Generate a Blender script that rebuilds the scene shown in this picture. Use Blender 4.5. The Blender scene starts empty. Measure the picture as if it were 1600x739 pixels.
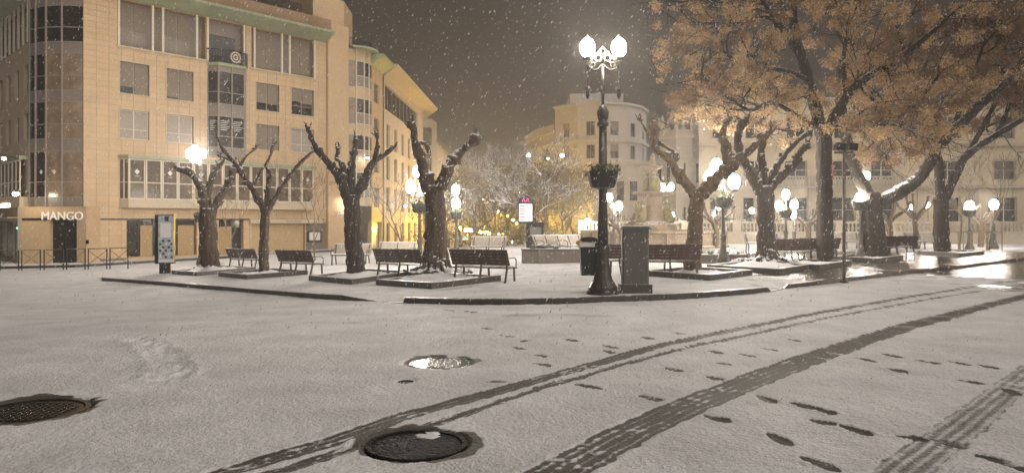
import bpy, math, random
import numpy as np
from mathutils import Vector, noise as mnoise
R = math.radians
random.seed(7); np.random.seed(7)
sc = bpy.context.scene
col = sc.collection

# ------------------------------------------------------------------ camera
F, CX, HZ, HC = 1160.0, 800.0, 345.0, 1.70        # focal length (photo pixels), centre column, horizon row, eye height
cam_d = bpy.data.cameras.new('camera'); cam = bpy.data.objects.new('camera', cam_d); col.objects.link(cam)
cam.location = (0, 0, HC); cam.rotation_euler = (R(90), 0, 0)
cam_d.sensor_fit = 'HORIZONTAL'; cam_d.sensor_width = 36.0; cam_d.lens = 36.0 * F / 1600.0
cam_d.shift_y = -(369.5 - HZ) / 1600.0
cam_d.clip_start = 0.05; cam_d.clip_end = 2000
sc.camera = cam

# ------------------------------------------------------------------ night sky: a low snow cloud lit by the town
SUN_EL, SUN_AZ = 34.0, 130.0                      # direction of the soft sun added to light fronts and snow evenly
w = bpy.data.worlds.new('World'); sc.world = w; w.use_nodes = True
nt = w.node_tree; nt.nodes.clear()
out = nt.nodes.new('ShaderNodeOutputWorld')
sky = nt.nodes.new('ShaderNodeTexSky'); sky.sky_type = 'NISHITA'; sky.sun_disc = False
sky.sun_elevation = R(-6); sky.sun_rotation = R(SUN_AZ)
b1 = nt.nodes.new('ShaderNodeBackground'); b1.inputs[1].default_value = 0.05
nt.links.new(sky.outputs[0], b1.inputs[0])
b2 = nt.nodes.new('ShaderNodeBackground'); b2.inputs[0].default_value = (0.030, 0.0235, 0.019, 1); b2.inputs[1].default_value = 1.0
ad = nt.nodes.new('ShaderNodeAddShader')
nt.links.new(b1.outputs[0], ad.inputs[0]); nt.links.new(b2.outputs[0], ad.inputs[1]); nt.links.new(ad.outputs[0], out.inputs[0])

sl = bpy.data.lights.new('fill_sun', 'SUN'); sun = bpy.data.objects.new('fill_sun', sl); col.objects.link(sun)  # added wide fill sun, turned to favour the shop front
sl.energy = 1.36; sl.angle = R(70); sl.color = (1.0, 0.91, 0.825)
sdir = Vector((math.sin(R(SUN_AZ)) * math.cos(R(SUN_EL)), math.cos(R(SUN_AZ)) * math.cos(R(SUN_EL)), math.sin(R(SUN_EL))))
sun.rotation_euler = sdir.to_track_quat('Z', 'Y').to_euler()
sun.location = (0, -10, 40)
GLOBE = 195.0                                       # emission of the lamp globes

vs = sc.view_settings; vs.view_transform = 'Standard'; vs.look = 'None'; vs.gamma = 1; vs.use_curve_mapping = False
vs.exposure = 0.60
cy = sc.cycles
cy.use_denoising = True; cy.max_bounces = 5; cy.diffuse_bounces = 2; cy.glossy_bounces = 3; cy.transmission_bounces = 2
cy.transparent_max_bounces = 6; cy.volume_bounces = 0; cy.sample_clamp_indirect = 3.0; cy.caustics_reflective = False; cy.caustics_refractive = False
cy.use_light_tree = True

# ------------------------------------------------------------------ the lie of the land
def sstep(a, b, x):
    t = np.clip((np.asarray(x, float) - a) / (b - a), 0, 1); return t * t * (3 - 2 * t)
def G(x, y):
    x = np.asarray(x, float); y = np.asarray(y, float)
    u = np.log1p(np.exp(np.clip((1.5 - x) * 0.8, -40, 40))) / 0.8
    drop = 2.2 * (1 - np.exp(-0.05 * u / 2.2)) * sstep(7, 22, y)
    av = 0.036 * np.clip(y - 56, 0, 145) * (1 - sstep(4, 14, x)) * sstep(-16, -9, x)
    return -drop - av
def ray(px, py, Y): return ((px - CX) / F * Y, Y, HC + (HZ - py) / F * Y)
def gp(px, py, h=0.0, ymin=2.0, ymax=400.0):
    """where the line of sight through a photo pixel meets the ground (raised by h)"""
    Y = ymin; prev = None
    while Y < ymax:
        X, _, Z = ray(px, py, Y); d = Z - (float(G(X, Y)) + h)
        if prev is not None and (d <= 0) != (prev[1] <= 0):
            a, b = prev[0], Y
            for _ in range(30):
                m = (a + b) / 2; X, _, Z = ray(px, py, m)
                if ((Z - (float(G(X, m)) + h)) <= 0) == (prev[1] <= 0): a = m
                else: b = m
            return X, b, float(G(X, b)) + h
        prev = (Y, d); Y *= 1.01
    X, Y, Z = ray(px, py, 60); return X, Y, float(G(X, Y)) + h
KERB = 0.12

# ------------------------------------------------------------------ materials
def mat(name, colr, rough=0.6, metal=0.0, var=0.12, vscale=3.0, bump=0.0, bscale=30.0, snow=0.0, spec=None, emit=None, estr=0.0, vcol=None, stretch=None, rnd=0.0, coat=0.0):
    m = bpy.data.materials.new(name); m.use_nodes = True; t = m.node_tree; n = t.nodes; L = t.links
    p = n['Principled BSDF']; p.inputs['Roughness'].default_value = rough; p.inputs['Metallic'].default_value = metal
    if spec is not None: p.inputs['Specular IOR Level'].default_value = spec
    if coat: p.inputs['Coat Weight'].default_value = coat
    tc = n.new('ShaderNodeTexCoord'); mp = n.new('ShaderNodeMapping'); L.new(tc.outputs['Object'], mp.inputs[0])
    if stretch: mp.inputs['Scale'].default_value = stretch
    nz = n.new('ShaderNodeTexNoise'); nz.inputs['Scale'].default_value = vscale; nz.inputs['Detail'].default_value = 6; nz.inputs['Roughness'].default_value = 0.62
    L.new(mp.outputs[0], nz.inputs['Vector'])
    rp = n.new('ShaderNodeMapRange'); rp.inputs[1].default_value = 0.28; rp.inputs[2].default_value = 0.72
    L.new(nz.outputs['Fac'], rp.inputs[0])
    mx = n.new('ShaderNodeMix'); mx.data_type = 'RGBA'
    c2 = vcol if vcol else tuple(c * (1 + var) for c in colr); c1 = tuple(c * (1 - var) for c in colr) if not vcol else colr
    mx.inputs[6].default_value = (*c1, 1); mx.inputs[7].default_value = (*c2, 1); L.new(rp.outputs[0], mx.inputs[0])
    last = mx.outputs[2]
    if rnd:
        oi = n.new('ShaderNodeObjectInfo'); gi = n.new('ShaderNodeNewGeometry')
        a = n.new('ShaderNodeMath'); a.operation = 'ADD'; L.new(oi.outputs['Random'], a.inputs[0]); L.new(gi.outputs['Random Per Island'], a.inputs[1])
        fr = n.new('ShaderNodeMath'); fr.operation = 'FRACT'; L.new(a.outputs[0], fr.inputs[0])
        mr = n.new('ShaderNodeMapRange'); mr.inputs[3].default_value = 1 - rnd; mr.inputs[4].default_value = 1 + rnd; L.new(fr.outputs[0], mr.inputs[0])
        hv = n.new('ShaderNodeVectorMath'); hv.operation = 'SCALE'; L.new(last, hv.inputs[0]); L.new(mr.outputs[0], hv.inputs['Scale'])
        last = hv.outputs[0]
    if snow > 0:
        ge = n.new('ShaderNodeNewGeometry'); sx = n.new('ShaderNodeSeparateXYZ'); L.new(ge.outputs['Normal'], sx.inputs[0])
        n2 = n.new('ShaderNodeTexNoise'); n2.inputs['Scale'].default_value = 9; n2.inputs['Detail'].default_value = 5; L.new(tc.outputs['Object'], n2.inputs['Vector'])
        ma = n.new('ShaderNodeMath'); ma.operation = 'MULTIPLY_ADD'; L.new(n2.outputs['Fac'], ma.inputs[0]); ma.inputs[1].default_value = 0.9; ma.inputs[2].default_value = -0.45
        mb = n.new('ShaderNodeMath'); mb.operation = 'ADD'; L.new(sx.outputs['Z'], mb.inputs[0]); L.new(ma.outputs[0], mb.inputs[1])
        mr = n.new('ShaderNodeMapRange'); mr.inputs[1].default_value = 1 - snow; mr.inputs[2].default_value = 1 - snow + 0.16; L.new(mb.outputs[0], mr.inputs[0])
        m2 = n.new('ShaderNodeMix'); m2.data_type = 'RGBA'; m2.inputs[7].default_value = (0.80, 0.80, 0.82, 1); L.new(last, m2.inputs[6]); L.new(mr.outputs[0], m2.inputs[0])
        last = m2.outputs[2]
    L.new(last, p.inputs['Base Color'])
    if bump:
        n3 = n.new('ShaderNodeTexNoise'); n3.inputs['Scale'].default_value = bscale; n3.inputs['Detail'].default_value = 6; L.new(mp.outputs[0], n3.inputs['Vector'])
        bp = n.new('ShaderNodeBump'); bp.inputs['Strength'].default_value = bump; bp.inputs['Distance'].default_value = 0.02 if bump < 0.6 else 0.06
        L.new(n3.outputs['Fac'], bp.inputs['Height']); L.new(bp.outputs[0], p.inputs['Normal'])
    if emit:
        p.inputs['Emission Color'].default_value = (*emit, 1); p.inputs['Emission Strength'].default_value = estr
    return m

M = {}
M['tile'] = mat('stone_tile', (0.58, 0.415, 0.245), 0.55, var=0.10, vscale=1.2, rnd=0.045, bump=0.05, bscale=60)
M['joint'] = mat('stone_joint', (0.38, 0.26, 0.145), 0.8)
M['tilepale'] = mat('pale_stone', (0.52, 0.43, 0.31), 0.6, var=0.08, vscale=0.7, bump=0.08, bscale=25)
M['trim'] = mat('trim_stone', (0.56, 0.46, 0.33), 0.55, var=0.06, vscale=2)
M['cream'] = mat('cream_render', (0.55, 0.46, 0.33), 0.75, var=0.08, vscale=0.5, bump=0.1, bscale=12)
M['palace'] = mat('palace_render', (0.66, 0.55, 0.37), 0.75, var=0.09, vscale=0.5, bump=0.1, bscale=12)
M['grey_render'] = mat('grey_render', (0.50, 0.46, 0.42), 0.8, var=0.1, vscale=0.4, bump=0.1, bscale=9)
M['green'] = mat('green_eave', (0.33, 0.36, 0.235), 0.6, var=0.2, vscale=1.3, bump=0.1, bscale=20)
M['brown'] = mat('brown_parapet', (0.30, 0.19, 0.115), 0.8, var=0.18, vscale=0.8)
M['roof'] = mat('dark_roof', (0.045, 0.036, 0.03), 0.7, var=0.2, snow=0.3)
M['glass'] = mat('window_glass', (0.022, 0.017, 0.014), 0.08, var=0.4, vscale=0.9, spec=0.6)
M['glass_warmlight'] = mat('warm_light_glass', (0.26, 0.19, 0.125), 0.16, var=0.5, vscale=1.4, spec=0.5)  # warm reflected and indoor light put into the pane colour
M['glassbrown'] = mat('brown_glass', (0.11, 0.078, 0.052), 0.18, var=0.6, vscale=2.2, spec=0.4)
M['panel'] = mat('grey_panel', (0.24, 0.20, 0.165), 0.4, var=0.1, vscale=1)
M['shutter'] = mat('roller_shutter', (0.235, 0.185, 0.14), 0.6, var=0.08, vscale=3)
M['curtain'] = mat('net_curtain', (0.36, 0.31, 0.26), 0.8, var=0.2, vscale=6, stretch=(8, 8, 0.4))
M['frame'] = mat('pale_frame', (0.70, 0.63, 0.50), 0.45, var=0.06)
M['framegrey'] = mat('grey_frame', (0.30, 0.265, 0.23), 0.4, var=0.08)
M['metal'] = mat('dark_metal', (0.035, 0.032, 0.03), 0.45, metal=0.5, var=0.25, vscale=8, snow=0.0)
M['black'] = mat('black_door', (0.010, 0.010, 0.012), 0.35, var=0.2)
M['plywood'] = mat('tan_board', (0.40, 0.27, 0.13), 0.6, var=0.14, vscale=2.2, stretch=(6, 6, 0.6))
M['shoptan'] = mat('shop_shutter', (0.52, 0.37, 0.19), 0.5, var=0.06, vscale=2)
M['greenglass'] = mat('green_shop_glass', (0.12, 0.135, 0.09), 0.14, var=0.45, vscale=1.1)
M['wooddoor'] = mat('carved_door', (0.16, 0.085, 0.05), 0.5, var=0.3, vscale=5, bump=0.2)
M['greystone'] = mat('grey_stone', (0.17, 0.15, 0.13), 0.6, var=0.2, vscale=3)
M['white'] = mat('white_sheet', (0.72, 0.70, 0.66), 0.6, var=0.04)
M['sticker'] = mat('white_sticker', (0.78, 0.76, 0.72), 0.6, var=0.02)
M['granite'] = mat('wet_granite', (0.075, 0.066, 0.058), 0.4, var=0.35, vscale=9, bump=0.25, bscale=40, snow=0.26)
M['kerb'] = mat('kerb_granite', (0.05, 0.043, 0.037), 0.42, var=0.45, vscale=7, bump=0.3, bscale=40, snow=0.2)
M['wetkerb'] = mat('wet_kerb', (0.11, 0.092, 0.075), 0.25, var=0.3, vscale=5, bump=0.2, bscale=30)
M['soil'] = mat('soil', (0.055, 0.042, 0.032), 0.9, var=0.4, vscale=8, bump=0.5, bscale=14, snow=0.36)
M['bark'] = mat('plane_bark', (0.070, 0.047, 0.031), 0.82, var=0.75, vscale=13, bump=1.0, bscale=15, stretch=(1, 1, 0.3), snow=0.48)
M['barkpale'] = mat('pale_bark', (0.135, 0.094, 0.058), 0.8, var=0.65, vscale=11, bump=0.6, bscale=10, stretch=(1, 1, 0.4), snow=0.36)
M['barkdark'] = mat('dark_bark', (0.034, 0.0235, 0.0165), 0.85, var=0.75, vscale=13, bump=1.0, bscale=15, stretch=(1, 1, 0.25), snow=0.36)
M['twigsnow'] = mat('snowy_twig', (0.14, 0.11, 0.085), 0.8, var=0.2, snow=0.75)
M['twig'] = mat('thin_twig', (0.20, 0.15, 0.09), 0.8, var=0.2, snow=0.3)
M['leaflit'] = mat('dry_leaf_gold_lit', (0.68, 0.51, 0.315), 0.75, vcol=(0.52, 0.36, 0.20), vscale=2.2, rnd=0.35)  # dry leaf with the lamplight put into a brighter tone
M['leafdim'] = mat('dry_leaf_brown_dim', (0.38, 0.25, 0.16), 0.75, vcol=(0.21, 0.135, 0.085), vscale=2.2, rnd=0.35)  # same dry leaf, darkened for crowns farther from the light
for k_ in ('leaflit', 'leafdim'):          # thin dry leaves let light through
    t_ = M[k_].node_tree; p_ = t_.nodes['Principled BSDF']; tr_ = t_.nodes.new('ShaderNodeBsdfTranslucent'); ms_ = t_.nodes.new('ShaderNodeMixShader'); ms_.inputs[0].default_value = 0.45
    t_.links.new(p_.inputs['Base Color'].links[0].from_socket, tr_.inputs[0]); t_.links.new(p_.outputs[0], ms_.inputs[1]); t_.links.new(tr_.outputs[0], ms_.inputs[2]); t_.links.new(ms_.outputs[0], t_.nodes['Material Output'].inputs[0])
M['leafy'] = mat('avenue_leaf_lit', (0.34, 0.27, 0.11), 0.75, vcol=(0.20, 0.15, 0.06), vscale=1.5, rnd=0.3)  # yellow of the avenue lamps put partly into the leaf colour
M['leafg'] = mat('basket_leaf', (0.10, 0.12, 0.035), 0.7, vcol=(0.045, 0.055, 0.02), vscale=6, rnd=0.3)
M['ivy'] = mat('dark_hedge_leaf', (0.045, 0.05, 0.028), 0.7, vcol=(0.09, 0.09, 0.06), vscale=4, rnd=0.3, snow=0.3)
M['slat'] = mat('bench_slat', (0.065, 0.036, 0.027), 0.5, var=0.3, vscale=6, stretch=(0.6, 6, 6), bump=0.15, snow=0.12)
M['slatsnow'] = mat('snowy_bench_slat', (0.34, 0.30, 0.25), 0.6, var=0.12, vscale=6, snow=0.38)
M['iron'] = mat('cast_iron', (0.055, 0.047, 0.040), 0.42, metal=0.3, var=0.35, vscale=10, bump=0.15, bscale=40, snow=0.1)
M['irongrey'] = mat('painted_iron', (0.12, 0.105, 0.09), 0.45, metal=0.2, var=0.25, vscale=8, snow=0.2)
M['cabinet'] = mat('cabinet_grey', (0.115, 0.108, 0.10), 0.5, var=0.15, vscale=3, stretch=(3, 3, 0.5), bump=0.1, snow=0.2)
M['concrete'] = mat('concrete', (0.25, 0.215, 0.18), 0.75, var=0.16, vscale=2.5, bump=0.2, bscale=25, snow=0.22)
M['binblack'] = mat('bin_plastic', (0.014, 0.016, 0.017), 0.35, var=0.2, vscale=6)
M['yellow'] = mat('yellow_band', (0.50, 0.36, 0.10), 0.5, var=0.1)
M['stone'] = mat('fountain_stone', (0.34, 0.265, 0.18), 0.7, var=0.22, vscale=2.5, bump=0.3, bscale=16, snow=0.28)
M['moss'] = mat('mossy_bronze', (0.26, 0.22, 0.10), 0.7, var=0.35, vscale=4, bump=0.4, bscale=14, snow=0.25)
M['balus'] = mat('balustrade_stone', (0.52, 0.45, 0.35), 0.75, var=0.12, vscale=2, bump=0.15, bscale=20, snow=0.1)
M['manhole'] = mat('wet_cast_iron', (0.018, 0.016, 0.015), 0.16, metal=0.2, var=0.5, vscale=14, bump=0.35, bscale=45)
M['slush'] = mat('slushy_iron', (0.014, 0.0125, 0.011), 0.55, var=0.6, vscale=18, bump=0.9, bscale=26, spec=0.05)
M['water'] = mat('meltwater', (0.02, 0.017, 0.015), 0.03, var=0.3, vscale=6, bump=0.06, bscale=30)
M['poster'] = mat('poster_blue', (0.22, 0.28, 0.38), 0.35, vcol=(0.62, 0.63, 0.64), vscale=9)
M['carpaint'] = mat('car_paint', (0.03, 0.03, 0.034), 0.25, var=0.15, snow=0.3, coat=0.5)
M['tyre'] = mat('tyre_rubber', (0.015, 0.015, 0.015), 0.8)
M['stake'] = mat('wood_stake', (0.34, 0.25, 0.13), 0.7, var=0.2, vscale=5)
M['redflag'] = mat('red_flag', (0.35, 0.05, 0.04), 0.8)
M['snow'] = mat('snow', (0.80, 0.80, 0.82), 0.7, var=0.04, vscale=3, bump=0.35, bscale=22)
def emat(name, c, s):
    m = bpy.data.materials.new(name); m.use_nodes = True; n = m.node_tree.nodes; n.clear()
    e = n.new('ShaderNodeEmission'); e.inputs[0].default_value = (*c, 1); e.inputs[1].default_value = s
    o = n.new('ShaderNodeOutputMaterial'); m.node_tree.links.new(e.outputs[0], o.inputs[0]); return m
M['globe'] = emat('lit_globe', (1.0, 0.90, 0.78), GLOBE)
M['globewall'] = emat('lit_wall_bulb', (1.0, 0.86, 0.66), 80)
M['globefar'] = emat('lit_globe_far', (1.0, 0.88, 0.70), 220)
M['sodium'] = emat('sodium_lamp', (1.0, 0.58, 0.05), 560)
M['head'] = emat('headlamp', (1, 0.95, 0.85), 150)
M['led'] = emat('led_panel', (1.0, 0.80, 0.78), 1.5)
M['ledpink'] = emat('led_pink', (1.0, 0.10, 0.45), 1.3)
M['ledred'] = emat('led_red', (0.9, 0.22, 0.22), 0.9)
M['shoplit'] = emat('lit_shop_shelf', (1.0, 0.62, 0.10), 0.22)
M['pharm'] = emat('green_light', (0.35, 0.95, 0.75), 2.0)
M['litstrip'] = emat('sign_light', (1.0, 0.85, 0.66), 6.0)
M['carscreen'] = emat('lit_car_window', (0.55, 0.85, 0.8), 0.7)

# ------------------------------------------------------------------ mesh helpers
class MB:
    def __init__(s): s.v = []; s.f = []
    def add(s, vs, fs):
        o = len(s.v); s.v += [tuple(map(float, a)) for a in vs]; s.f += [tuple(i + o for i in f) for f in fs]; return s
    def box(s, x0, x1, y0, y1, z0, z1):
        return s.add([(x0,y0,z0),(x1,y0,z0),(x1,y1,z0),(x0,y1,z0),(x0,y0,z1),(x1,y0,z1),(x1,y1,z1),(x0,y1,z1)],
                     [(0,3,2,1),(4,5,6,7),(0,1,5,4),(1,2,6,5),(2,3,7,6),(3,0,4,7)])
    def bar(s, a, b, w, h, up=(0,0,1)):
        a = Vector(a); b = Vector(b); d = (b - a).normalized(); u = Vector(up)
        if abs(d.dot(u)) > 0.98: u = Vector((0,1,0))
        x = d.cross(u).normalized() * w / 2; y = x.cross(d).normalized() * h / 2
        vs = [a-x-y, a+x-y, a+x+y, a-x+y, b-x-y, b+x-y, b+x+y, b-x+y]
        return s.add(vs, [(0,1,2,3),(7,6,5,4),(4,5,1,0),(5,6,2,1),(6,7,3,2),(7,4,0,3)])
    def prism(s, pts, z0, z1):
        n = len(pts)
        return s.add([(p[0],p[1],z0) for p in pts] + [(p[0],p[1],z1) for p in pts],
                     [tuple(range(n-1,-1,-1)), tuple(range(n, 2*n))] + [(i,(i+1)%n,n+(i+1)%n,n+i) for i in range(n)])
    def tube(s, pts, rad, n=8, wob=0.0, freq=1.0, seed=0, cap=True, ridge=0.0):
        pts = [Vector(p) for p in pts]; m = len(pts)
        if not hasattr(rad, '__len__'): rad = [rad] * m
        vs = []; ref = None
        for i, p in enumerate(pts):
            t = (pts[min(i+1,m-1)] - pts[max(i-1,0)])
            t = t.normalized() if t.length > 1e-9 else Vector((0,0,1))
            if ref is None: ref = Vector((1,0,0)) if abs(t.x) < 0.8 else Vector((0,1,0))
            x = (ref - t * ref.dot(t)).normalized(); y = t.cross(x); ref = x
            for k in range(n):
                a = 2 * math.pi * k / n; d = x * math.cos(a) + y * math.sin(a); r = rad[i]
                if wob:
                    q = (p + d * r) * freq + Vector((seed * 7.3, seed * 1.7, 0))
                    r *= 1 + wob * mnoise.noise(q) + wob * 0.6 * mnoise.noise(q * 2.7)
                if ridge:
                    q = Vector(((p.x + d.x*rad[i])*9 + seed, (p.y + d.y*rad[i])*9, (p.z + d.z*rad[i])*2.6)); r *= 1 + ridge*(0.5 - 1.6*abs(mnoise.noise(q))) + ridge*0.5*mnoise.noise(q*2.3)
                vs.append(p + d * r)
        fs = [(i*n+k, i*n+(k+1)%n, (i+1)*n+(k+1)%n, (i+1)*n+k) for i in range(m-1) for k in range(n)]
        if cap: fs += [tuple(range(n-1,-1,-1)), tuple((m-1)*n + k for k in range(n))]
        return s.add(vs, fs)
    def lathe(s, prof, n=16, c=(0,0,0), sx=1.0, sy=1.0):
        vs = []; m = len(prof)
        for r, z in prof:
            for k in range(n):
                a = 2*math.pi*k/n; vs.append((c[0]+r*sx*math.cos(a), c[1]+r*sy*math.sin(a), c[2]+z))
        fs = [(i*n+k, i*n+(k+1)%n, (i+1)*n+(k+1)%n, (i+1)*n+k) for i in range(m-1) for k in range(n)]
        fs += [tuple(range(n-1,-1,-1)), tuple((m-1)*n+k for k in range(n))]
        return s.add(vs, fs)
    def blob(s, c, r, n=10, m=7, wob=0.25, freq=3.0, sz=1.0):
        prof_v = []; c = Vector(c)
        vs = [c + Vector((0,0,-r*sz))]
        for i in range(1, m):
            th = math.pi * i / m
            for k in range(n):
                a = 2*math.pi*k/n; d = Vector((math.sin(th)*math.cos(a), math.sin(th)*math.sin(a), -math.cos(th)))
                q = r * (1 + wob * mnoise.noise((c + d*r) * freq)); vs.append(c + Vector((d.x*q, d.y*q, d.z*q*sz)))
        vs.append(c + Vector((0,0,r*sz)))
        fs = [(0, 1+(k+1)%n, 1+k) for k in range(n)]
        fs += [(1+i*n+k, 1+i*n+(k+1)%n, 1+(i+1)*n+(k+1)%n, 1+(i+1)*n+k) for i in range(m-2) for k in range(n)]
        e = len(vs)-1; b = 1+(m-2)*n
        fs += [(b+k, b+(k+1)%n, e) for k in range(n)]
        return s.add(vs, fs)
    def mesh(s, name, smooth=False):
        me = bpy.data.meshes.new(name); me.from_pydata(s.v, [], s.f); me.update()
        if smooth: me.polygons.foreach_set('use_smooth', [True] * len(me.polygons))
        return me
    def build(s, name, m, parent=None, frame=None, smooth=False, kind=None):
        me = s.mesh(name, smooth); me.materials.append(M[m] if isinstance(m, str) else m)
        o = bpy.data.objects.new(name, me); col.objects.link(o)
        if parent: o.parent = parent
        if frame: o.location = frame[0]; o.rotation_euler = (0, 0, frame[1])
        if kind: o['kind'] = kind
        return o
def tag(o, label, cat, group=None):
    o['label'] = label; o['category'] = cat
    if group: o['group'] = group
    return o
def thing(name, label, cat, loc=(0,0,0), rz=0.0, group=None):
    o = bpy.data.objects.new(name, None); col.objects.link(o); o.location = loc; o.rotation_euler = (0,0,rz); o.empty_display_size = 0.3
    return tag(o, label, cat, group)
def struct(o): o['kind'] = 'structure'; return o
def copy_tree(o, parent=None):
    c = o.copy(); col.objects.link(c); c.parent = parent
    for ch in list(o.children): copy_tree(ch, c)
    return c
def inst(me, name, m, parent, loc=(0,0,0), rot=(0,0,0), scale=(1,1,1)):
    if not me.materials: me.materials.append(M[m])
    o = bpy.data.objects.new(name, me); col.objects.link(o); o.parent = parent; o.location = loc; o.rotation_euler = rot; o.scale = scale; return o
def spline(pts, step):
    """Catmull-Rom through pts, sampled about every step metres"""
    P = [Vector(p) for p in pts]; P = [P[0]*2 - P[1]] + P + [P[-1]*2 - P[-2]]
    o = []
    for i in range(1, len(P)-2):
        n = max(1, int((P[i+1]-P[i]).length / step))
        for k in range(n):
            t = k / n; a, b, c, d = P[i-1], P[i], P[i+1], P[i+2]
            o.append(0.5 * ((2*b) + (c-a)*t + (2*a-5*b+4*c-d)*t*t + (3*b-a-3*c+d)*t**3))
    o.append(P[-2]); return o
def text_mesh(s, size, depth=0.02, shear=0.0, name='lettering'):
    cu = bpy.data.curves.new(name, 'FONT'); cu.body = s; cu.size = size; cu.extrude = depth; cu.shear = shear; cu.align_x = 'CENTER'
    o = bpy.data.objects.new(name, cu); col.objects.link(o)
    dg = bpy.context.evaluated_depsgraph_get(); me = bpy.data.meshes.new_from_object(o.evaluated_get(dg)); bpy.data.objects.remove(o); me.name = name
    return me

# ================================================================== GROUND
def vnoise(x, y, s, seed=0):
    x = x / s; y = y / s; xi = np.floor(x).astype(np.int64); yi = np.floor(y).astype(np.int64); fx = x - xi; fy = y - yi
    fx = fx*fx*(3-2*fx); fy = fy*fy*(3-2*fy)
    def h(a, b):
        n = (a * 374761393 + b * 668265263 + seed * 1442695041) & 0xffffffff
        n = ((n ^ (n >> 13)) * 1274126177) & 0xffffffff
        return ((n ^ (n >> 16)) & 0xffff) / 65535.0
    return (h(xi,yi)*(1-fx) + h(xi+1,yi)*fx)*(1-fy) + (h(xi,yi+1)*(1-fx) + h(xi+1,yi+1)*fx)*fy
def polydist(X, Y, P):
    """distance to a polyline, signed side offset and run length"""
    D = np.full(X.shape, 1e9); S = np.zeros(X.shape); A = np.zeros(X.shape); run = 0.0
    for (ax, ay), (bx, by) in zip(P[:-1], P[1:]):
        dx, dy = bx-ax, by-ay; l = math.hypot(dx, dy); t = np.clip(((X-ax)*dx + (Y-ay)*dy) / (l*l), 0, 1)
        qx, qy = X-ax-t*dx, Y-ay-t*dy; d = np.hypot(qx, qy); m = d < D
        D[m] = d[m]; S[m] = ((dx*qy - dy*qx) / l)[m]; A[m] = (run + t*l)[m]; run += l
    return D, S, A
def gline(pp): return [(p.x, p.y) for p in spline([(*gp(x, y)[:2], 0) for x, y in pp], 0.5)]
tracks = [  # photo line, width, strength, ribs
    (gline([(300,755),(420,716),(520,688),(640,646),(760,615),(888,580),(1060,534),(1200,505),(1350,476),(1500,451),(1640,431)]), 0.23, 1.0, 0.09),
    (gline([(330,770),(450,731),(560,695),(672,663),(780,627),(888,594),(1060,547),(1200,516),(1350,486),(1500,459),(1640,438)]), 0.14, 0.95, 0.08),
    (gline([(760,790),(868,739),(1000,668),(1150,604),(1300,548),(1450,502),(1600,463),(1700,440)]), 0.40, 1.0, 0.088),
    (gline([(1340,790),(1405,739),(1500,668),(1600,590),(1700,528),(1850,468),(2050,420)]), 0.34, 0.62, 0.085),
    (gline([(1250,566),(1400,520),(1500,492),(1620,462),(1750,436)]), 0.16, 0.75, 0.06),
]
feet = [(822,532,8,-2),(810,543,11,3),(844,555,9,2),(847,569,14,3),(776,596,14,-1),(919,603,22,4),(1018,622,20,6),(953,542,16,4),(952,550,10,3),
        (791,524,12,2),(891,531,14,3),(1046,576,14,3),(1197,623,19,9),(1121,653,24,6),(1256,634,22,7),(1289,642,18,6),(1284,658,17,4),(1338,672,26,9),
        (1218,685,20,11),(1282,725,36,13),(1424,684,26,5),(1486,694,28,8),(1552,718,26,7),(1594,732,22,6),(1401,577,18,5),(1350,560,20,4),(1393,554,26,6),
        (1449,564,24,4),(1544,572,30,8),(1500,567,18,4),(1517,595,30,5),(1168,555,12,2),(1117,550,14,3),(1051,577,18,5),(1117,591,14,4),(1238,530,18,4),
        (1580,612,14,8),(1200,545,14,3),(1092,536,12,2),(1010,528,14,2),(1060,520,14,2),(760,512,12,2),(735,486,14,1),(700,484,10,2),(1130,568,10,2)]
manholes = [(688,566,0.38),(651,691,0.39),(48,640,0.48),(634,595,0.085)]
mh_w = [(*gp(x, y)[:2], r) for x, y, r in manholes]
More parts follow.
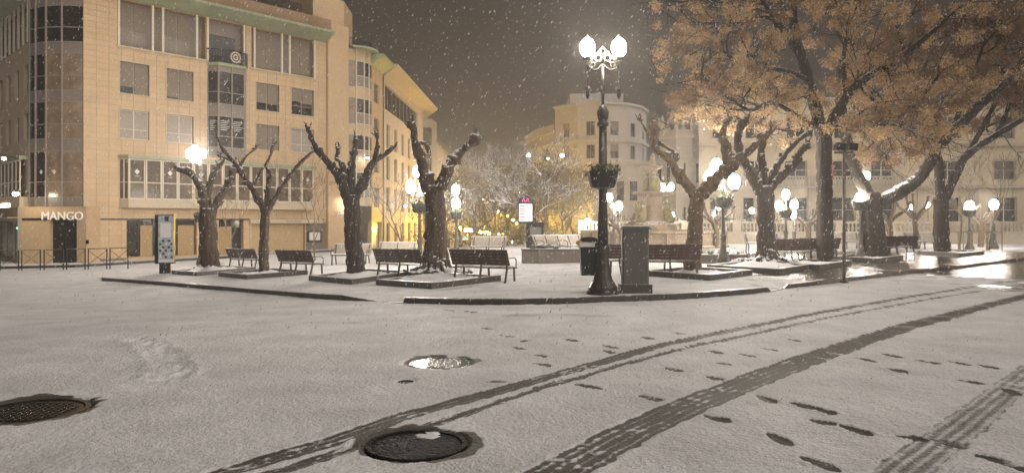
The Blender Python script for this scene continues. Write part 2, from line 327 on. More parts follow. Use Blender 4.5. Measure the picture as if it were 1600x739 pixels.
def ground_masks(X, Y):
    bare = np.zeros(X.shape); hgt = np.zeros(X.shape); wet = np.zeros(X.shape)
    n1 = vnoise(X, Y, 0.05, 1); n2 = vnoise(X, Y, 0.35, 2); n3 = vnoise(X, Y, 2.1, 3); n4 = vnoise(X, Y, 0.11, 4)
    for P, wd, st, rib in tracks:
        Pn = np.array(P); sel = (X > Pn[:,0].min()-1) & (X < Pn[:,0].max()+1) & (Y > Pn[:,1].min()-1) & (Y < Pn[:,1].max()+1)
        if not sel.any(): continue
        D, S, A = polydist(X[sel], Y[sel], P)
        edge = 1 - np.clip((D - wd/2 + (n4[sel]-0.5)*0.05) / 0.025 + 0.5, 0, 1)
        ribs = 0.80 + 0.30*np.cos(2*math.pi*S/rib) + 0.30*(vnoise(S*6, A, 0.22, 9)-0.5) - 0.8*np.clip(vnoise(X[sel], Y[sel], 0.045, 31)*0.6 + vnoise(X[sel], Y[sel], 0.3, 32)*0.4 - 0.58, 0, 1)*3.0
        fz = sstep(8, 13, Y[sel]); ribs = (0.10 + ribs)*(1-fz) + fz*(0.74 + 0.5*(vnoise(X[sel], Y[sel], 0.22, 33)-0.5))
        b = edge * np.clip(ribs, 0.12, 1) * st * 0.93
        bare[sel] = np.maximum(bare[sel], b)
        ridge = np.exp(-((D - wd/2 - 0.03)/0.025)**2) * (0.5 + n4[sel])
        hgt[sel] += 0.010*ridge*st - 0.007*edge*st*np.clip(ribs, 0.2, 1)
    for cx, cy, dx, dy in feet:
        ax, ay, _ = gp(cx-dx, cy-dy); bx, by, _ = gp(cx+dx, cy+dy)
        mx, my = (ax+bx)/2, (ay+by)/2; l = math.hypot(bx-ax, by-ay); ux, uy = (bx-ax)/l, (by-ay)/l; L = min(max(l, 0.26), 0.36)/2
        sel = (abs(X-mx) < 0.5) & (abs(Y-my) < 0.5)
        if not sel.any(): continue
        u = ((X[sel]-mx)*ux + (Y[sel]-my)*uy)/L; v = ((X[sel]-mx)*-uy + (Y[sel]-my)*ux)
        wsole = 0.064*(1 + 0.18*np.cos(3.2*(u-0.35))) * np.sqrt(np.clip(1-np.abs(u)**3.2, 0, 1))
        b = np.clip((wsole - np.abs(v))/0.012, 0, 1) * np.clip(0.86 + (n4[sel]-0.5)*0.9, 0, 1)
        bare[sel] = np.maximum(bare[sel], b); hgt[sel] -= 0.012*np.clip(b, 0, 1)
        hgt[sel] += 0.006*np.exp(-((np.abs(v)-0.080)/0.02)**2)*(np.abs(u) < 1)
    for i, (mx, my, r) in enumerate(mh_w):
        d = np.hypot(X-mx, Y-my); melt = r - 0.01 + (0.10*n2 + 0.12*n4 if r > 0.2 else 0.03*n4)
        bare = np.maximum(bare, np.clip((melt - d)/0.05, 0, 1)); hgt -= 0.05*np.clip((r + 0.035 - d)/0.03, 0, 1)
        wet = np.maximum(wet, (0.0 if i == 1 else 0.6)*np.clip((melt - d)/0.05, 0, 1))
    # scraped arc in the snow
    D, S, A = polydist(X, Y, gline([(212,527),(240,540),(258,556),(272,580),(262,590)]))
    hgt += (-0.016*np.exp(-(D/0.16)**2) + 0.018*np.exp(-((D-0.26)/0.06)**2)*(0.4+n4))*(A > 0.1)
    hgt += 0.06*np.exp(-(D/0.14)**2)*(n4-0.45) + 0.03*np.exp(-(D/0.3)**2)*(n1-0.5)
    bare = np.maximum(bare, 0.27*np.exp(-(D/0.2)**2)*(A > 0.2))
    # thin worn patches near the kerb, and the wet, driven-off road on the right
    D, S, A = polydist(X, Y, gline([(560,505),(700,497),(850,492),(980,494)]))
    bare = np.maximum(bare, (0.20 + 0.25*n2)*np.exp(-(D/0.55)**2))
    wz = sstep(0.40, 0.62, 0.5 + 0.055*(X - 11.2) + 0.03*(Y-22.5) + (n3-0.5)*0.45 + (n2-0.5)*0.22)*(Y > 12)*(Y < 70)
    bare = np.maximum(bare, wz*np.clip(0.72 + 0.5*(n2-0.4), 0, 1)); wet = np.maximum(wet, wz)
    hgt += (n2-0.5)*0.016 + (n3-0.5)*0.02 + ((n4-0.5)*0.010 + (n1-0.5)*0.010)*(1-bare)
    return np.clip(bare, 0, 1), hgt, np.clip(wet, 0, 1)

def grid_mesh(name, X, Y, Z, attrs, m):
    nr, nc = X.shape; me = bpy.data.meshes.new(name)
    v = np.stack([X, Y, Z], -1).reshape(-1, 3).astype(np.float32)
    idx = np.arange(nr*nc).reshape(nr, nc)
    q = np.stack([idx[:-1,:-1], idx[:-1,1:], idx[1:,1:], idx[1:,:-1]], -1).reshape(-1, 4)
    me.vertices.add(len(v)); me.vertices.foreach_set('co', v.ravel())
    me.loops.add(q.size); me.loops.foreach_set('vertex_index', q.ravel().astype(np.int32))
    me.polygons.add(len(q)); me.polygons.foreach_set('loop_start', np.arange(0, q.size, 4, dtype=np.int32))
    me.polygons.foreach_set('use_smooth', np.ones(len(q), bool))
    me.update(calc_edges=True); me.validate()
    for k, a in attrs.items():
        at = me.attributes.new(k, 'FLOAT', 'POINT'); at.data.foreach_set('value', a.ravel().astype(np.float32))
    me.materials.append(m); o = bpy.data.objects.new(name, me); col.objects.link(o); return o

def ground_mat(name, bare_col, dark, paver=False):
    m = bpy.data.materials.new(name); m.use_nodes = True; t = m.node_tree; n = t.nodes; L = t.links; p = n['Principled BSDF']
    tc = n.new('ShaderNodeTexCoord')
    def nz(s, d=5): 
        x = n.new('ShaderNodeTexNoise'); x.inputs['Scale'].default_value = s; x.inputs['Detail'].default_value = d; L.new(tc.outputs['Object'], x.inputs['Vector']); return x.outputs['Fac']
    def math_(op, a, b, c=None):
        x = n.new('ShaderNodeMath'); x.operation = op
        for i, q in enumerate((a, b, c)):
            if q is None: continue
            if isinstance(q, (int, float)): x.inputs[i].default_value = q
            else: L.new(q, x.inputs[i])
        return x.outputs[0]
    def attr(k): x = n.new('ShaderNodeAttribute'); x.attribute_name = k; return x.outputs['Fac']
    b = attr('bare'); wt = attr('wet')
    e = math_('MULTIPLY_ADD', nz(38, 4), 1.1, -0.55)
    e2 = math_('ADD', b, math_('MULTIPLY', e, math_('MULTIPLY_ADD', b, 0.75, 0.06)))
    mr = n.new('ShaderNodeMapRange'); mr.inputs[1].default_value = 0.28; mr.inputs[2].default_value = 0.66; L.new(e2, mr.inputs[0])
    fac = mr.outputs[0]
    c = n.new('ShaderNodeMix'); c.data_type = 'RGBA'; c.inputs[6].default_value = (*bare_col, 1); c.inputs[7].default_value = (*dark, 1); L.new(nz(60), c.inputs[0])
    bc = c.outputs[2]
    if paver:
        br = n.new('ShaderNodeTexBrick'); br.inputs['Scale'].default_value = 1.0; br.inputs['Brick Width'].default_value = 0.6; br.inputs['Row Height'].default_value = 0.4; br.inputs['Mortar Size'].default_value = 0.012
        br.inputs['Color1'].default_value = (1,1,1,1); br.inputs['Color2'].default_value = (0.7,0.7,0.7,1); br.inputs['Mortar'].default_value = (0.35,0.35,0.35,1)
        L.new(tc.outputs['Object'], br.inputs['Vector'])
        mm = n.new('ShaderNodeMix'); mm.data_type = 'RGBA'; mm.blend_type = 'MULTIPLY'; mm.inputs[0].default_value = 1; L.new(bc, mm.inputs[6]); L.new(br.outputs['Color'], mm.inputs[7]); bc = mm.outputs[2]
    s = n.new('ShaderNodeMix'); s.data_type = 'RGBA'; s.inputs[6].default_value = (0.58,0.575,0.58,1); s.inputs[7].default_value = (0.90,0.90,0.92,1)
    sg = n.new('ShaderNodeMapRange'); sg.inputs[1].default_value = 0.34; sg.inputs[2].default_value = 0.60
    L.new(math_('ADD', math_('MULTIPLY', nz(1.1, 8), 0.40), math_('ADD', math_('MULTIPLY', nz(34, 4), 0.35), math_('MULTIPLY', nz(95, 2), 0.25))), sg.inputs[0]); L.new(sg.outputs[0], s.inputs[0])
    fk = n.new('ShaderNodeMapRange'); fk.inputs[1].default_value = 0.58; fk.inputs[2].default_value = 0.68; fk.inputs[4].default_value = 0.55; L.new(nz(58, 3), fk.inputs[0])
    s2 = n.new('ShaderNodeMix'); s2.data_type = 'RGBA'; s2.inputs[7].default_value = (0.26,0.245,0.235,1); L.new(fk.outputs[0], s2.inputs[0]); L.new(s.outputs[2], s2.inputs[6]); s = s2
    f = n.new('ShaderNodeMix'); f.data_type = 'RGBA'; L.new(fac, f.inputs[0]); L.new(s.outputs[2], f.inputs[6]); L.new(bc, f.inputs[7]); L.new(f.outputs[2], p.inputs['Base Color'])
    rr = math_('MULTIPLY_ADD', wt, -0.48, 0.64); rr = math_('ADD', rr, math_('MULTIPLY_ADD', nz(7), 0.24, -0.12))
    ro = n.new('ShaderNodeMix'); ro.inputs[2].default_value = 0.75; L.new(fac, ro.inputs[0]); L.new(rr, ro.inputs[3]); L.new(ro.outputs[0], p.inputs['Roughness'])
    bp = n.new('ShaderNodeBump'); bp.inputs['Distance'].default_value = 0.045
    L.new(math_('MULTIPLY_ADD', wt, -0.45, 0.70), bp.inputs['Strength'])
    h = math_('ADD', math_('MULTIPLY', nz(26, 3), 0.85), math_('MULTIPLY', nz(85, 3), 0.35)); h = math_('SUBTRACT', h, math_('MULTIPLY', fac, 0.35))
    L.new(h, bp.inputs['Height']); L.new(bp.outputs[0], p.inputs['Normal'])
    return m
M['road'] = ground_mat('snowy_asphalt', (0.060, 0.053, 0.046), (0.12, 0.105, 0.09))
M['pave'] = ground_mat('snowy_paving', (0.085, 0.068, 0.052), (0.14, 0.115, 0.088), True)

def stretch(a, b, n, p=2.2): return a + (b-a)*np.linspace(0, 1, n)**p
xs = np.concatenate([stretch(-16, -250, 46)[::-1], np.arange(-15.9, -6.5, 0.09), np.arange(-6.5, 9.0, 0.022), np.arange(9.0, 24, 0.075), stretch(24, 250, 46)])
ys = [-60.0, -30, -12, -4, 0, 1.5, 2.6]; y = 3.0
while y < 34: ys.append(y); y += min(max(0.00085*y*y, 0.011), 0.32)
ys = np.concatenate([ys, stretch(34, 420, 60, 2.0)])
GX, GY = np.meshgrid(xs, ys); b_, h_, w_ = ground_masks(GX, GY)
GZ = G(GX, GY) + h_*sstep(60, 30, GY)
struct(grid_mesh('road', GX, GY, GZ, {'bare': b_, 'wet': w_}, M['road']))

# ------------------------------------------------------------------ the raised square with its kerb
kp = [(160,434),(200,436.5),(250,440),(340,447),(440,455),(500,459.5),(550,462),(592,463.5),(631,465),(700,467),(800,467),(880,465.5),(940,463.5),(1060,459),(1140,454),(1204,448.5),
      (1228,443.5),(1290,437),(1400,424.5),(1500,413.5),(1600,402.5),(1700,391)]
kw = [gp(x, y, KERB)[:2] for x, y in kp]
kx = np.array([a for a, _ in kw]); kyv = np.array([b for _, b in kw])
x_first = kx[0]
kx = np.concatenate([[x_first-1.2], kx, [kx[-1]+30]]); kyv = np.concatenate([[kyv[0]+2.2], kyv, [kyv[-1]+22]])
def Yf(x): return np.interp(x, kx, kyv)
xa = [np.interp(t, [p[0] for p in kp], kx[1:-1]) for t in (535, 592, 630, 632.5, 1199, 1205, 1226, 1232)]
def KH(x): return np.interp(x, xa, [1, 0.06, 0.06, 1, 1, 0.1, 0.1, 0.85])*KERB     # kerb height, with two dropped places
def PG(x, y):       # surface of the square
    f = np.clip((np.asarray(y, float) - Yf(x))/2.2, 0, 1)
    return G(x, y) + KH(x)*(1-f) + KERB*f
def pp_(px, py):    # a photo pixel on the square
    X, Y, _ = gp(px, py, KERB); return X, Y, float(PG(X, Y))
px_ = np.unique(np.concatenate([np.arange(x_first-1.2, -6, 0.16), np.arange(-6, 26, 0.09), np.arange(26, 62, 0.8), np.array(xa)])); tr = np.linspace(0, 1, 150)**1.7
PX = np.repeat(px_[None, :], len(tr), 0); PY = Yf(PX) + 0.15 + tr[:, None]*(np.maximum(52, Yf(PX)+6) - Yf(PX))
n2, n3, n4 = vnoise(PX, PY, 0.5, 12), vnoise(PX, PY, 2.4, 13), vnoise(PX, PY, 0.16, 14)
wet = sstep(0.42, 0.60, 0.5 + 0.09*(PX - 6.6) + (n3-0.5)*0.42 + (n2-0.5)*0.18) * (1 - 0.7*sstep(34, 44, PY))
bare = np.clip(wet*(0.80 + 0.5*(n2-0.5)), 0, 1)
edge = np.exp(-((PY-Yf(PX))/0.35)**2)*(n4 > 0.45)*0.45
wear = sstep(0.66, 0.86, n2*0.55 + n3*0.55)*0.36
bare = np.maximum(np.maximum(bare, edge), wear*(PY < 40))
PZ = PG(PX, PY) + (n2-0.5)*0.008
plaza = struct(grid_mesh('square_pavement', PX, PY, PZ, {'bare': bare, 'wet': wet}, M['pave']))
# kerb stones, each about a metre
L_ = [(float(x), float(Yf(x))) for x in np.unique(np.concatenate([np.linspace(x_first-1.2, 30, 320), np.array(xa)]))]
stones = []; cur = [L_[0]]; acc = 0.0
for a, b in zip(L_[:-1], L_[1:]):
    acc += math.hypot(b[0]-a[0], b[1]-a[1]); cur.append(b)
    if acc >= 0.98: stones.append(cur); cur = [b]; acc = 0.0
for st in stones:
    mb = MB(); n = len(st); vs = []
    for i, (x, y) in enumerate(st):
        t = 0.006 if i == 0 else (-0.006 if i == n-1 else 0)
        g = float(G(x, y)); h = float(KH(x)); x += t
        for dy, z in ((0, g-0.15), (-0.004, g+h-0.008), (0.012, g+h+0.004), (0.16, g+h+0.003), (0.17, g-0.15)): vs.append((x, y+dy, z))
    fs = [(i*5+k, (i+1)*5+k, (i+1)*5+(k+1)%5, i*5+(k+1)%5) for i in range(n-1) for k in range(5)] + [(4,3,2,1,0), tuple((n-1)*5+k for k in range(5))]
    mb.add(vs, fs); mb.build('kerb_stone', 'kerb' if st[0][0] < 8 else 'wetkerb', plaza)

# manhole covers
mh_lab = ['round manhole cover full of bright reflecting meltwater in the snow', 'round cast iron manhole cover crossed by the double tyre track',
          'large dark wet manhole cover ringed by melted snow, far from the tyre tracks', 'tiny round valve cap in the snow beside the bright puddled cover']
for i, (mx, my, r) in enumerate(mh_w):
    g = float(G(mx, my)); t = thing('manhole_cover' if r > 0.2 else 'valve_cover', mh_lab[i], 'manhole cover' if r > 0.2 else 'valve cover', (mx, my, g))
    ring = MB(); ring.lathe([(r*0.99,-0.06),(r,-0.012),(r*0.985,-0.006),(r*0.90,-0.006),(r*0.885,-0.012),(r*0.88,-0.06)], 40); ring.build('frame', 'manhole' if i != 1 else 'slush', t, smooth=False)
    cv = MB(); cv.lathe([(r*0.87,-0.06),(r*0.87,-0.016),(r*0.82,-0.014),(0.001,-0.014)], 40); c = cv.build('cover', 'manhole' if i != 1 else 'slush', t)
    if r > 0.2 and i != 1:
        st_ = MB()
        for k in range(-6, 7):
            for j in range(-6, 7):
                a, b = k*r*0.125, j*r*0.125
                if math.hypot(a, b) < r*0.74: st_.box(a-r*0.04, a+r*0.04, b-r*0.04, b+r*0.04, -0.014, -0.007)
        st_.build('stud_pattern', 'manhole' if i != 1 else 'slush', c, kind='stuff')
    if i == 0:
        pw = MB(); pw.lathe([(r*0.86,-0.02),(r*0.86,-0.0085),(0.001,-0.0085)], 40); pw.build('meltwater', 'water', t)
    if i == 1:
        sn = MB(); sn.blob((0.05, 0.25, -0.018), 0.10, 18, 8, 1.2, 14, 0.10); sn.build('snow_patch', 'snow', t, smooth=True)

# ================================================================== BUILDINGS
class Fac:
    """one flat front: u runs along it, w into the building, z up"""
    def __init__(s, root, p, ang): s.root = root; s.p = p; s.ang = ang; s.c = math.cos(ang); s.s = math.sin(ang); s.fr = (Vector((p[0], p[1], 0)) - root.location, ang)
    def u(s, px): k = (px-CX)/F; return (k*s.p[1] - s.p[0])/(s.c - k*s.s)
    def z(s, px, py): return HC + (HZ-py)/F*(s.p[1] + s.u(px)*s.s)
    def rect(s, x0, x1, y0, y1, xr=None):
        xr = x0 if xr is None else xr; return (s.u(x0), s.u(x1), s.z(xr, y1), s.z(xr, y0))
    def put(s, mb, name, m, parent=None, **k):
        if parent: return mb.build(name, m, parent, **k)
        return mb.build(name, m, s.root, s.fr, **k)
def subtract(r, holes):
    out = [r]
    for h in holes:
        nx = []
        for a in out:
            if h[0] >= a[1] or h[1] <= a[0] or h[2] >= a[3] or h[3] <= a[2]: nx.append(a); continue
            if h[0] > a[0]: nx.append((a[0], h[0], a[2], a[3]))
            if h[1] < a[1]: nx.append((h[1], a[1], a[2], a[3]))
            l, r_ = max(a[0], h[0]), min(a[1], h[1])
            if h[2] > a[2]: nx.append((l, r_, a[2], h[2]))
            if h[3] < a[3]: nx.append((l, r_, h[3], a[3]))
        out = nx
    return out
def wall(fc, u0, u1, z0, z1, holes, m, depth=0.35, w0=0.0, name='wall'):
    mb = MB(); us = sorted({u0, u1, *[min(max(q, u0), u1) for h in holes for q in h[:2]]}); zs = sorted({z0, z1, *[min(max(q, z0), z1) for h in holes for q in h[2:]]})
    for a, b in zip(us[:-1], us[1:]):
        for c, d in zip(zs[:-1], zs[1:]):
            mu, mz = (a+b)/2, (c+d)/2
            if any(h[0] < mu < h[1] and h[2] < mz < h[3] for h in holes): continue
            mb.add([(a,w0,c),(b,w0,c),(b,w0,d),(a,w0,d)], [(0,1,2,3)])
    for a, b, c, d in holes:
        e = w0+depth
        mb.add([(a,w0,c),(a,w0,d),(a,e,d),(a,e,c)], [(0,1,2,3)]); mb.add([(b,w0,c),(b,e,c),(b,e,d),(b,w0,d)], [(0,1,2,3)])
        mb.add([(a,w0,d),(b,w0,d),(b,e,d),(a,e,d)], [(0,1,2,3)]); mb.add([(a,w0,c),(a,e,c),(b,e,c),(b,w0,c)], [(0,1,2,3)])
    return fc.put(mb, name, m)
def window(fc, r, cols=2, tr=0.36, fm='frame', gm='glass', blinds=None, rec=0.16, surround=True, name='window', curtain=False, t=0.055, parent=None, bm='shutter'):
    a, b, c, d = r; mb = MB()
    mb.box(a, a+t, rec, rec+0.07, c, d); mb.box(b-t, b, rec, rec+0.07, c, d); mb.box(a+t, b-t, rec, rec+0.07, c, c+t); mb.box(a+t, b-t, rec, rec+0.07, d-t, d)
    us = [a + (b-a)*i/cols for i in range(cols+1)]
    for x in us[1:-1]: mb.box(x-t*0.7, x+t*0.7, rec+0.001, rec+0.069, c+t, d-t)
    zt = c + (d-c)*tr if tr else None
    if zt:
        for i in range(cols): mb.box(us[i]+(t if i == 0 else t*0.7), us[i+1]-(t if i == cols-1 else t*0.7), rec+0.003, rec+0.065, zt-t*0.4, zt+t*0.4)
    wn = fc.put(mb, name, fm, parent) if parent is None else mb.build(name, fm, parent)
    for i in range(cols):
        for (q0, q1) in ([(c, zt), (zt, d)] if zt else [(c, d)]):
            p = MB(); p.box(us[i]+0.03, us[i+1]-0.03, rec+0.030, rec+0.040, q0+0.015, q1-0.015)
            p.build('pane', gm if not curtain else 'curtain', wn)
        if blinds and blinds[i % len(blinds)] > 0:
            q = MB(); zb = d - (d-c)*blinds[i % len(blinds)]; n = max(2, int((d-zb)/0.11)); hh = (d-zb)/n
            for k in range(n):
                q.box(us[i]+t*0.8, us[i+1]-t*0.8, rec-0.05 + 0.004*(k % 2), rec-0.02, zb+k*hh+0.006, zb+(k+1)*hh-0.002)
            so = q.build('roller_shutter', bm, wn); so['kind'] = 'stuff'
    if surround:
        q = MB(); s_ = 0.07
        q.box(a-s_, a, -0.05, 0.03, c-s_, d+s_); q.box(b, b+s_, -0.05, 0.03, c-s_, d+s_); q.box(a, b, -0.049, 0.03, d, d+s_); q.box(a, b, -0.07, 0.03, c-s_, c)
        q.build('surround', 'trim', wn)
    return wn
NT = [0]
def tiles(fc, u0, u1, z0, z1, holes, tw=0.76, th=0.37, g=0.007, m='tile', big=None, gap_holes=0.0):
    hs = [(a-gap_holes, b+gap_holes, c-gap_holes, d+gap_holes) for a, b, c, d in holes]
    unit = None; rest = big
    nr = int(math.ceil((z1-z0)/th)); nc = int(math.ceil((u1-u0)/tw))
    for i in range(nr):
        for j in range(nc):
            r = (u0+j*tw, min(u0+(j+1)*tw, u1), z0+i*th, min(z0+(i+1)*th, z1))
            for a, b, c, d in subtract(r, hs):
                if b-a < 0.06 or d-c < 0.05: continue
                if NT[0] < 300:
                    NT[0] += 1
                    q = MB(); e = random.uniform(-0.003, 0.003); q.box(a+g, b-g, -0.025+e, 0.01, c+g, d-g); fc.put(q, 'cladding_tile', m)
                else: rest.box(a+g, b-g, -0.025+random.uniform(-0.003, 0.003), 0.01, c+g, d-g)
def curtain_col(fc, wd, bands, mull='framegrey'):
    """one column of a glass front: bands = (z0, z1, kind)"""
    z0 = min(b[0] for b in bands); z1 = max(b[1] for b in bands)
    q = MB(); q.box(-0.04, 0.04, -0.09, 0.05, z0, z1); fc.put(q, 'mullion', mull)
    for a, b, k in bands:
        q = MB(); q.box(0.04, wd-0.04, 0.0, 0.03, a+0.02, b-0.02); fc.put(q, 'spandrel_panel' if k == 'panel' else 'pane', k)
        q = MB(); q.box(0.04, wd-0.04, -0.04, 0.02, b-0.03, b+0.03); fc.put(q, 'rail', mull)

# ------------------------------------------------------------------ the corner building with the shops
BASE = -1.25
A_ANG = math.atan2(0.757, 0.653); A0 = (-25.1, 49.36)
cb = thing('corner_building', 'tan stone corner block with green eaves, glass towers and shops below', 'building', (-27.14, 46.99, BASE))
fa = Fac(cb, A0, A_ANG)
uL, uR = fa.u(130), fa.u(541); zt = fa.z(210, 2)
w3 = (fa.z(210, 148), fa.z(210, 99)); w2 = (fa.z(210, 218), fa.z(210, 173)); w4 = (fa.z(210, 75), fa.z(210, 4))
cols_ = [(187,233),(260,302),(400,436),(455,490)]
holes = []
wins = []
bl3 = [(0.78,1),(0.92,1),(0.72,0.74),(0.5,0.55)]; bl2 = [(0,0),(0,0),(1,1),(0,0)]
for i, (x0, x1) in enumerate(cols_):
    for (zz, bl) in ((w3, bl3[i]), (w2, bl2[i])):
        r = (fa.u(x0), fa.u(x1), zz[0], zz[1]); holes.append(r); wins.append((r, bl, zz is w2 and i != 2))
log1 = (fa.u(184), fa.u(321), w4[0], w4[1]); balc = (fa.u(325), fa.u(384), w4[0]-0.1, w4[1]); log2 = (fa.u(393), fa.u(492), w4[0], w4[1])
bay3 = (fa.u(325), fa.u(384), fa.z(350, 246), w4[0]-0.35)
holes += [log1, balc, log2]
gz = fa.z(210, 342.5)
ground = [(fa.u(198), fa.u(307), fa.z(240, 400), gz-0.04), (fa.u(342), fa.u(380), fa.z(360, 399), gz-0.04), (fa.u(394), fa.u(476), -0.95, gz-0.35), (fa.u(478), fa.u(506), fa.z(490,394), gz-0.30), (fa.u(507), fa.u(543), -1.0, gz-0.25)]
holes += ground
wall(fa, uL, uR, -1.6, zt, holes, 'joint', 0.5)
NTbig = MB()
bay1 = (fa.u(186), fa.u(489), fa.z(210, 325), fa.z(210, 247))
tiles(fa, uL, uR, -1.5, zt-0.02, holes + [bay1, bay3], big=NTbig, gap_holes=0.02)
fa.put(NTbig, 'cladding', 'tile', kind='stuff')
for r, bl, cu in wins: window(fa, r, 2, 0.34, 'frame' if cu else 'framegrey', 'glass', bl, curtain=cu)
# loggia at the top: recessed grey back wall, shuttered windows, cream posts
for (r, ws) in ((log1, [(190,232),(261,300)]), (log2, [(399,437),(456,488)])):
    q = MB(); q.box(r[0], r[1], 0.5, 0.55, r[2], r[3]); fa.put(q, 'loggia_back', 'panel')
    f2 = Fac(cb, (A0[0]-math.sin(A_ANG)*0.33, A0[1]+math.cos(A_ANG)*0.33), A_ANG)
    for i, (x0, x1) in enumerate(ws): window(f2, (fa.u(x0), fa.u(x1), r[2]+0.03, r[3]-0.03), 2, 0.3, 'framegrey', 'glass', (0.55, 0.6) if r is log1 else (1, 1), surround=False)
for px in (185,238,254,307,324,381,397,440,452,491):
    q = MB(); u = fa.u(px); q.box(u-0.07, u+0.07, -0.10, 0.04, w4[0]-0.12, w4[1]+0.02); fa.put(q, 'post', 'frame')
q = MB(); q.box(log1[0]-0.1, log1[1]+0.1, -0.12, -0.01, w4[0]-0.10, w4[0]); fa.put(q, 'sill', 'trim'); q = MB(); q.box(log2[0]-0.1, log2[1]+0.1, -0.12, -0.01, w4[0]-0.10, w4[0]); fa.put(q, 'sill', 'trim')
# green eaves and what stands above them
q = MB(); q.add([(uL-0.3,-1.25,zt+0.55),(uR-2.0,-1.25,zt+0.55),(uR-2.0,0.1,zt-0.02),(uL-0.3,0.1,zt-0.02),(uL-0.3,-1.25,zt+0.72),(uR-2.0,-1.25,zt+0.72),(uR-2.0,0.1,zt+0.72),(uL-0.3,0.1,zt+0.72)],
      [(0,1,2,3)[::-1],(4,5,6,7),(0,1,5,4),(1,2,6,5),(2,3,7,6),(3,0,4,7)]); fa.put(q, 'eave', 'green')
u = uL
for k in range(38):
    a = uL + (uR-2.3-uL)*k/38; q = MB(); q.box(a, a+0.30, -1.31, -1.252, zt+0.50, zt+0.64); fa.put(q, 'eave_block', 'green')
q = MB(); q.box(uL, uR-1.9, -0.55, 0.6, zt+0.73, zt+1.75); fa.put(q, 'parapet', 'brown')
q = MB()
for k in range(40): q.box(fa.u(385)+k*0.12, fa.u(385)+k*0.12+0.03, -0.1, -0.06, zt+1.75, zt+2.5)
q.box(fa.u(385), fa.u(385)+4.8, -0.11, -0.05, zt+2.5, zt+2.56); ro = fa.put(q, 'roof_railing', 'metal'); ro['kind'] = 'stuff'
q = MB(); q.box(uL, uR-4.5, 2.5, 9, zt+0.6, zt+3.4); fa.put(q, 'roof', 'roof')
# end pier and penthouse over the curved corner
q = MB(); q.box(uR-2.0, uR+0.02, -0.30, 0.6, -1.5, zt+1.55); fa.put(q, 'end_pier', 'tile')
q = MB()
pu = fa.u(497); q.prism([(pu,0.7),(uR+0.3,0.7),(uR+3.2,3.4),(uR+3.2,6.5),(pu,6.5)], zt+1.0, zt+4.0); fa.put(q, 'penthouse', 'tile')
# three-sided glass bay under the balcony
bw = bay3[1]-bay3[0]; zb0, zb1 = bay3[2], bay3[3]
pl = [(bay3[0], 0.02), (bay3[0]+0.45, -0.62), (bay3[1]-0.45, -0.62), (bay3[1], 0.02)]
def on_a(u, w): return (A0[0] + u*fa.c - w*fa.s, A0[1] + u*fa.s + w*fa.c)
bands3 = []
for (t0, tm, t1) in ((115,147,165),(184,215,232)):
    bands3 += [(fa.z(350,tm), fa.z(350,t0), 'glass'), (fa.z(350,t1), fa.z(350,tm), 'glass')]
bands3 += [(fa.z(350,184), fa.z(350,165), 'panel'), (fa.z(350,115), zb1, 'panel'), (zb0, fa.z(350,232), 'panel')]
segs = [(pl[0], pl[1]), (pl[1], ((pl[1][0]+pl[2][0])/2, -0.62)), (((pl[1][0]+pl[2][0])/2, -0.62), pl[2]), (pl[2], pl[3])]
for (a, b) in segs:
    pa, pb = on_a(*a), on_a(*b); ln = math.dist(pa, pb); f = Fac(cb, pa, math.atan2(pb[1]-pa[1], pb[0]-pa[0])); curtain_col(f, ln, bands3)
    for zc in (fa.z(350, 198),):
        q = MB()
        for k in range(6): q.box(0.16, ln-0.16 - 0.1*(k % 3), -0.012, -0.008, zc+0.30-k*0.13, zc+0.335-k*0.13)
        so = f.put(q, 'window_lettering', 'sticker'); so['kind'] = 'stuff'
q = MB(); q.prism([(bay3[0]-0.1,0.05),(bay3[0]+0.4,-0.75),(bay3[1]-0.4,-0.75),(bay3[1]+0.1,0.05)], zb1-0.02, zb1+0.2); fa.put(q, 'balcony_slab', 'green')
q = MB(); arc = [(bay3[0]-0.1 + (bw+0.2)*t, -0.05 - 0.75*math.sin(math.pi*t)**0.6) for t in np.linspace(0,1,22)]
for (a, b) in arc: q.tube([(a,b,zb1+0.2),(a,b,zb1+1.15)], 0.03, 5)
q.tube([(a,b,zb1+1.15) for a, b in arc], 0.05, 6); q.tube([(a,b,zb1+0.3) for a, b in arc], 0.02, 6); ro = fa.put(q, 'balcony_railing', 'black'); ro['kind'] = 'stuff'
q = MB(); um = (bay3[0]+bay3[1])/2 + 0.2
q.tube([(um+0.36*math.cos(t), -0.84, zb1+0.7+0.36*math.sin(t)) for t in np.linspace(0, 2*math.pi, 22)], 0.05, 6); q.tube([(um+0.17*math.cos(t), -0.84, zb1+0.7+0.17*math.sin(t)) for t in np.linspace(0, 2*math.pi, 16)], 0.05, 6); fa.put(q, 'round_emblem', 'frame')
q = MB(); q.box(balc[0], balc[1], 0.5, 0.55, balc[2], balc[3]); fa.put(q, 'balcony_back', 'panel')
q = MB(); q.box(balc[0]+0.3, balc[1]-0.6, 0.44, 0.49, balc[2]+0.1, balc[3]-1.0); fa.put(q, 'balcony_door', 'glass')
